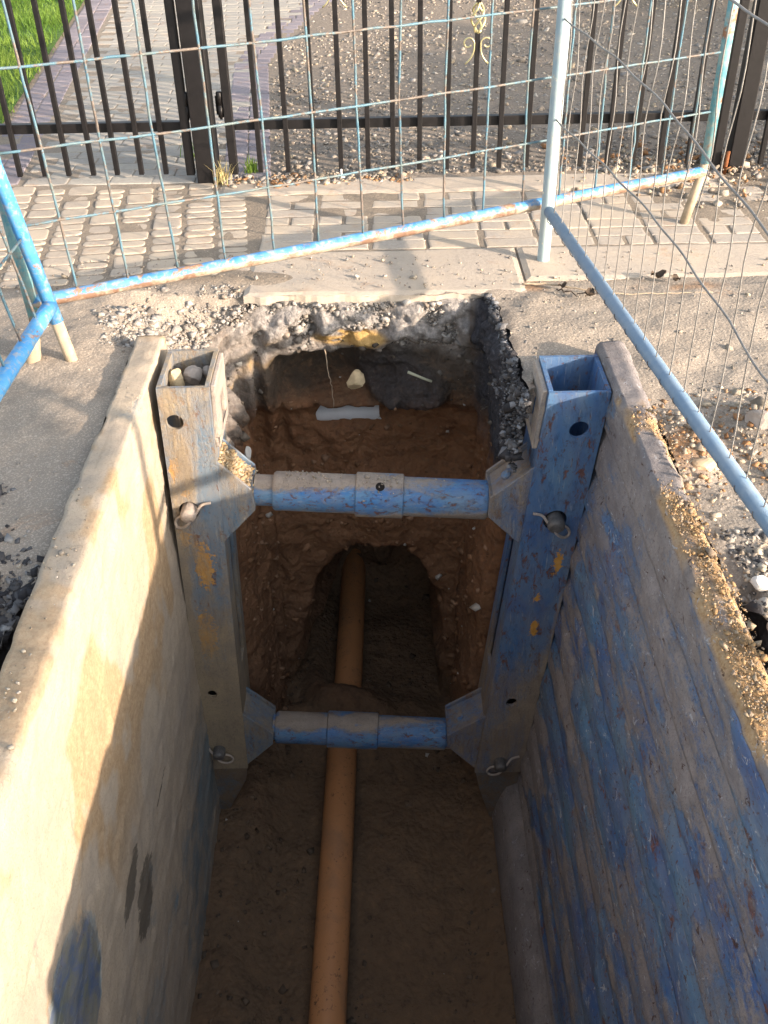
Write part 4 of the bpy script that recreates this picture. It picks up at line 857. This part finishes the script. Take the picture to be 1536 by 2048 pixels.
# A: blue mesh barrier along the pavement
A0 = Vector((-1.105, 2.935, 0)); A1 = Vector((1.325, 4.062, 0)); dA = (A1-A0).normalized(); LA = (A1-A0).length
pA = lambda x, z: A0+dA*((x-A0.x)/dA.x)+Vector((0, 0, z))
ba = thing('barrier', 'long blue steel mesh barrier standing across the pavement before the gates', 'barrier', (.1, 3.5, 0), 'site barriers round the trench')
m = MB(); m.tube(jw([pA(-1.105, .205), pA(.1, .204), pA(1.325, .205)], 14, .002), .0215, 14); m.build('bottom_rail', MT['bar_blue_rail'], ba, True)
m = MB(); m.tube([pA(-1.105, 1.19), pA(1.325, 1.19)], .0215, 14); m.build('top_rail', MT['bar_blue_rail'], ba, True)
m = MB(); m.tube([pA(-1.105, 1.20), pA(-1.108, .62), pA(-1.10, .13)], .0205, 14); u = m.build('upright', MT['bar_teal'], ba, True)
m = MB(); m.tube([pA(-1.10, .13), (-1.112, 2.90, .09), (-1.122, 2.868, -.01)], [.021, .0235, .025], 12); m.build('foot', MT['mud_leg'], u, True)
m = MB(); m.tube([pA(1.325, 1.20), pA(1.325, .24), ], .0205, 14); u = m.build('upright', MT['bar_teal'], ba, True)
m = MB(); m.tube([pA(1.325, .24), (1.300, 4.056, .12), (1.270, 4.043, -.01)], .019, 12); m.build('foot', MT['mud_leg'], u, True)
m = MB()
for z, sg in ((.445, .006), (.662, .008), (.886, .006), (1.09, .0)):
    m.tube(jw([pA(-1.105, z+.004), pA(-.35, z-sg), pA(.3, z-sg), pA(1.325, z-.004)], 12, .0035), .0042, 7)
vb = [-.966, -.817, -.665, -.518, -.360, -.210, -.054, .088, .239, .387, .542, .69, .84, .985, 1.13, 1.245]; vt = [-1.004, -.831, -.682, -.525, -.374, -.216, -.067, .089, .244, .388, .538, .695, .835, .985, 1.128, 1.24]
for a, b in zip(vb, vt): m.tube(jw([pA(a, .215), pA(a+(b-a)*.5+rng.normal(0, .006), .65), pA(b, 1.18)], 9, .0035), .0042, 7)
m.build('wire_mesh', MT['wire_blue'], ba, True)
# B: leaning blue barrier on the left
pB = lambda y, z: Vector((-.985-.152*z-.02*(2.87-y), y, z))
bb = thing('barrier', 'bright blue barrier leaning outwards at the left edge', 'barrier', (-1.0, 2.2, 0), 'site barriers round the trench')
m = MB(); m.tube(jw([pB(2.87, .225), pB(2.0, .225), pB(1.1, .225)], 10, .002), .0235, 14); m.build('bottom_rail', MT['bar_blue'], bb, True)
m = MB(); m.tube([pB(2.87, 1.1), pB(1.1, 1.1)], .0215, 14); m.build('top_rail', MT['bar_blue'], bb, True)
m = MB(); m.tube([pB(2.87, 1.11), pB(2.87, .17)], .0215, 14); u = m.build('upright', MT['bar_blue'], bb, True)
m = MB(); m.tube([pB(2.87, .17), pB(2.868, -.01)], .0195, 12); m.build('foot', MT['mud_leg'], u, True)
m = MB(); m.tube([pB(1.1, 1.11), pB(1.1, .17)], .0215, 14); u = m.build('upright', MT['bar_blue'], bb, True)
m = MB(); m.tube([pB(1.1, .17), pB(1.1, -.01)], .0195, 12); m.build('foot', MT['mud_leg'], u, True)
m = MB()
for z in (.445, .662, .886): m.tube(jw([pB(2.87, z), pB(2.0, z), pB(1.1, z)], 10, .003), .0042, 7)
for y in np.arange(2.74, 1.15, -.15): m.tube(jw([pB(y, .235), pB(y+.01, .65), pB(y, 1.1)], 8, .003), .0042, 7)
m.build('wire_mesh', MT['wire_blue'], bb, True)
# C: galvanised wavy-wire fence on the right
C0 = Vector((.634, 3.668, 0)); C1 = Vector((.880, 1.43, 0)); dC = (C1-C0).normalized()
pC = lambda y, z, o=0: C0+dC*((y-C0.y)/dC.y)+Vector((0, 0, z))+Vector((dC.y, -dC.x, 0))*o
bc = thing('barrier', 'pale galvanised barrier with thin wavy wires along the right side of the trench', 'barrier', (.75, 2.6, 0), 'site barriers round the trench')
m = MB(); m.tube([(.632, 3.676, -.008), (.634, 3.672, .01), pC(3.668, .3), pC(3.668, 1.75)], [.0235, .0235, .0240, .0240], 18); m.build('pole', MT['galv'], bc, True)
m = MB(); m.tube([pC(3.645, .205), pC(2.6, .200), pC(1.44, .200)], .0205, 16); m.build('bottom_rail', MT['galv_blue'], bc, True)
m = MB(); m.tube([pC(3.668, 1.72), pC(1.44, 1.72)], .0205, 16); m.build('top_rail', MT['galv_blue'], bc, True)
m = MB(); m.tube([pC(1.43, 1.75), pC(1.43, -.01)], .0240, 16); m.build('pole', MT['galv'], bc, True)
TIE = simple('rusty_tie', (.19, .17, .16), .85, .4, 50); m = MB(); ytab = [3.66, 3.1, 2.65, 2.38, 2.1, 1.9, 1.44]
for zt_ in ([.535, .555, .560, .540, .510, .478, .46], [.860, .861, .838, .800, .765, .74, .73], [1.14, 1.15, 1.14, 1.13, 1.11, 1.10, 1.10], [1.44, 1.45, 1.44, 1.43, 1.42, 1.42, 1.42]):
    Q = []
    for yv in np.arange(3.655, 1.44, -.05): Q.append(pC(yv, float(np.interp(-yv, [-t for t in ytab], zt_)), .004+.003*math.sin(yv*20)))
    m.tube(Q, .0030, 7)
nv_ = 22
for i in range(nv_):
    yv = 3.585-.1005*i; ph = rng.uniform(0, 6.28); Q = []; k1 = rng.normal(0, .006); k2 = rng.uniform(.004, .012)
    for z in np.linspace(.185, 1.70, 30): Q.append(pC(yv+k1*math.sin(z*2.2+ph)+k2*math.sin(z*math.pi*2/.66+ph*.6)+.004*math.sin(z*23+ph), float(z), -.002+.004*math.sin(z*15+ph)))
    Q = [pC(yv, .178, .012)]+Q; m.tube(Q, .0019, 6)
    a = R(0); P = []
    for a in np.linspace(math.pi*.75, math.pi*2.05, 10): P.append(pC(yv, .2010+.0222*math.sin(a), .0222*math.cos(a)))
    MB().tube(P, .0013, 6).build('tie', TIE, bc, True)
m.build('wire_mesh', MT['wire_galv'], bc, True)

# ---------------------------------------------------------------- plants
def leaves(name, C_, rad, N, size, parent, mat=MT['leaf'], shell=.55):
    d = rng.normal(size=(N, 3)); d /= np.linalg.norm(d, axis=1)[:, None]; r_ = (shell+(1-shell)*rng.uniform(0, 1, N))[:, None]
    P = np.array(C_)+d*r_*np.array(rad); P = P*(1)+.18*np.array(rad)*np.stack([fbm(P[:, 0]*1.7, P[:, 1]*1.7, P[:, 2]*1.7+k*9, 3) for k in range(3)], 1)
    P[:, 2] = np.maximum(P[:, 2], .03)
    a = rng.normal(size=(N, 3)); a /= np.linalg.norm(a, axis=1)[:, None]; b = np.cross(a, rng.normal(size=(N, 3))); b /= np.linalg.norm(b, axis=1)[:, None]; s_ = (size*rng.uniform(.6, 1.4, N))[:, None]
    V = np.stack([P-a*s_, P+b*s_*.45, P+a*s_, P-b*s_*.45], 1).reshape(-1, 3); tone = np.clip(.5+.6*fbm(P[:, 0]*2, P[:, 1]*2, P[:, 2]*2, 3)+rng.uniform(-.3, .3, N), 0, 1)
    return mk(name, V, np.arange(4*N).reshape(N, 4), mat, parent, cols={'Col': np.repeat(tone[:, None], 4, 0).repeat(3, 1)})
def shrub(x, y, h, r_, label, N=5000, size=.05, trunk=True, group=None, name='shrub', cat='shrub', z0=.15):
    t = thing(name, label, cat, (x, y, 0), group); m = MB()
    for k in range(5):
        a = k*1.26+rng.uniform(0, 1); m.tube([(x+.04*math.cos(a), y+.04*math.sin(a), -.02), (x+.3*r_*math.cos(a), y+.3*r_*math.sin(a), h*.4), (x+.6*r_*math.cos(a), y+.6*r_*math.sin(a), h*.8)], [.03*h, .018*h, .006*h], 7)
    m.build('trunk', MT['bark'], t, True); leaves('crown', (x, y, h*.5+z0), (r_, r_, h*.5), N, size, t); return t
shrub(2.55, 9.9, 1.5, .9, 'dark leafy shrub at the back of the gravel yard, nearest the wide gate', 5000)
shrub(3.9, 9.6, 1.8, 1.1, 'dark leafy shrub at the back of the gravel yard, right of its neighbour', 5000)
for i, (a_, w_) in enumerate(((6.0, 5.75), (6.3, 7.0), (6.2, 8.2), (6.4, 9.4))):  # unseen hedge added towards the sun to shade the gravel yard
    shrub(.838*a_+.545*w_, -.545*a_+.838*w_, 2.75, .95, ['tall clipped hedge bush nearest the road on the sunny side', 'tall clipped hedge bush second from the road on the sunny side', 'tall clipped hedge bush third from the road on the sunny side', 'tall clipped hedge bush farthest from the road on the sunny side'][i], 3600, .075, group='hedge bushes on the sunny side', name='hedge_bush', cat='hedge')
def tuft(x, y, n, h, label, mat):
    V = []; F = []; C_ = []
    for k in range(n):
        a = random.uniform(0, 6.28); l = h*random.uniform(.5, 1); bx_ = x+random.gauss(0, .022); by_ = y+random.gauss(0, .018); b = len(V); lean = random.uniform(.2, .8)*l
        for w_, t in ((.003, 0), (.0025, .5)):
            for q in (-1, 1): V.append((bx_+math.cos(a)*lean*t*t+q*w_*math.sin(a), by_+math.sin(a)*lean*t*t-q*w_*math.cos(a), l*t)); C_.append([random.random()]*3)
        V.append((bx_+math.cos(a)*lean, by_+math.sin(a)*lean, l)); C_.append([.5]*3); F += [(b, b+1, b+3, b+2), (b+2, b+3, b+4)]
    return tag(mk('weed', V, F, mat, cols={'Col': np.array(C_)}), label, 'weed')
random.seed(5)
drygrass = leaf_mat('dry_grass', (.34, .28, .12), (.48, .42, .22))
tuft(-.72, 4.645, 40, .11, 'dry yellow weed at the foot of the thick gate post', drygrass)
tuft(-.93, 5.05, 26, .10, 'small green weed growing in the path behind the narrow gate', MT['grass'])
tuft(-.60, 4.80, 50, .08, 'mossy green weed at the corner of the gravel behind the gate post', MT['grass'])

# ---------------------------------------------------------------- unseen digger added to the right; its raised bucket shades the left road
EX = thing('excavator', 'yellow tracked excavator parked to the right with its wide bucket raised', 'excavator', (7.0, -6.6, 0))
yel_m = simple('yellow_paint', (.62, .36, .03), .45, .1, 8, .5); blk_m = simple('black_rubber', (.02, .02, .02), .8, .2, 30)
EM = Matrix.Translation((7.0, -6.6, 0)) @ Matrix.Rotation(math.atan2(5.85, -3.8), 4, 'Z')      # local +x points from the machine to the bucket
def ex(mb, name, mat, parent=EX, **k):
    mb.v = [tuple(EM @ Vector(p)) for p in mb.v]; return mb.build(name, mat, parent, **k)
for s_ in (-1, 1):
    yc = s_*.95; m = MB(); L0, L1, r_ = -1.7, 1.7, .38
    m.prism_y([(L0+r_-math.sin(a)*r_, .38+math.cos(a)*r_) for a in np.linspace(0, math.pi, 12)]+[(L1-r_+math.sin(a)*r_, .38-math.cos(a)*r_) for a in np.linspace(0, math.pi, 12)], yc-.25, yc+.25); tr = ex(m, 'track', blk_m)
    m = MB()
    for k in range(5): m.tube([(-1.2+k*.6, yc-.27, .38), (-1.2+k*.6, yc+.27, .38)], .2, 16)
    ex(m, 'roller', yel_m, tr, smooth=True)
ex(MB().box(-.8, .8, -.7, .7, .4, .95), 'undercarriage', blk_m, bevel=.03)
ex(MB().tube([(0, 0, .95), (0, 0, 1.12)], .6, 24), 'turntable', blk_m, smooth=True)
ex(MB().box(-1.9, 1.1, -1.2, 1.2, 1.12, 1.75), 'body', yel_m, bevel=.06)
cb = MB().box(-.2, 1.3, .3, 1.2, 1.75, 1.85).box(-.2, 1.3, .3, 1.2, 2.8, 2.9)
for cx, cy in ((-.17, .33), (-.17, 1.17), (1.27, .33), (1.27, 1.17)): cb.box(cx-.03, cx+.03, cy-.03, cy+.03, 1.85, 2.8)
cb = ex(cb, 'cab', yel_m)
gl = NT('cab_glass', .05, .5); gl.col((.04, .06, .07)); ex(MB().box(-.175, 1.275, .325, 1.175, 1.855, 2.795), 'window', gl.m, cb)
ex(MB().prism_y([(.9, 1.7), (1.2, 1.6), (3.4, 3.9), (5.2, 4.2), (5.2, 4.5), (3.2, 4.35)], -.25, .1), 'boom', yel_m, bevel=.03)
ex(MB().prism_y([(5.0, 4.65), (5.3, 4.65), (6.9, 2.35), (6.75, 2.2)], -.22, .07), 'arm', yel_m, bevel=.03)
m = MB(); bx0, by0 = 3.15, -.29  # added bucket, shaped and placed to shade the left road
m.prism_y([(bx0-.05, 2.35), (bx0+.35, 2.40), (bx0+.50, 1.95), (bx0+.42, 1.62), (bx0+.12, 1.425), (bx0-.10, 1.385), (bx0-.12, 1.42), (bx0+.02, 1.80)], by0-1.55, by0)
m.build('bucket', yel_m, EX, bevel=.02)
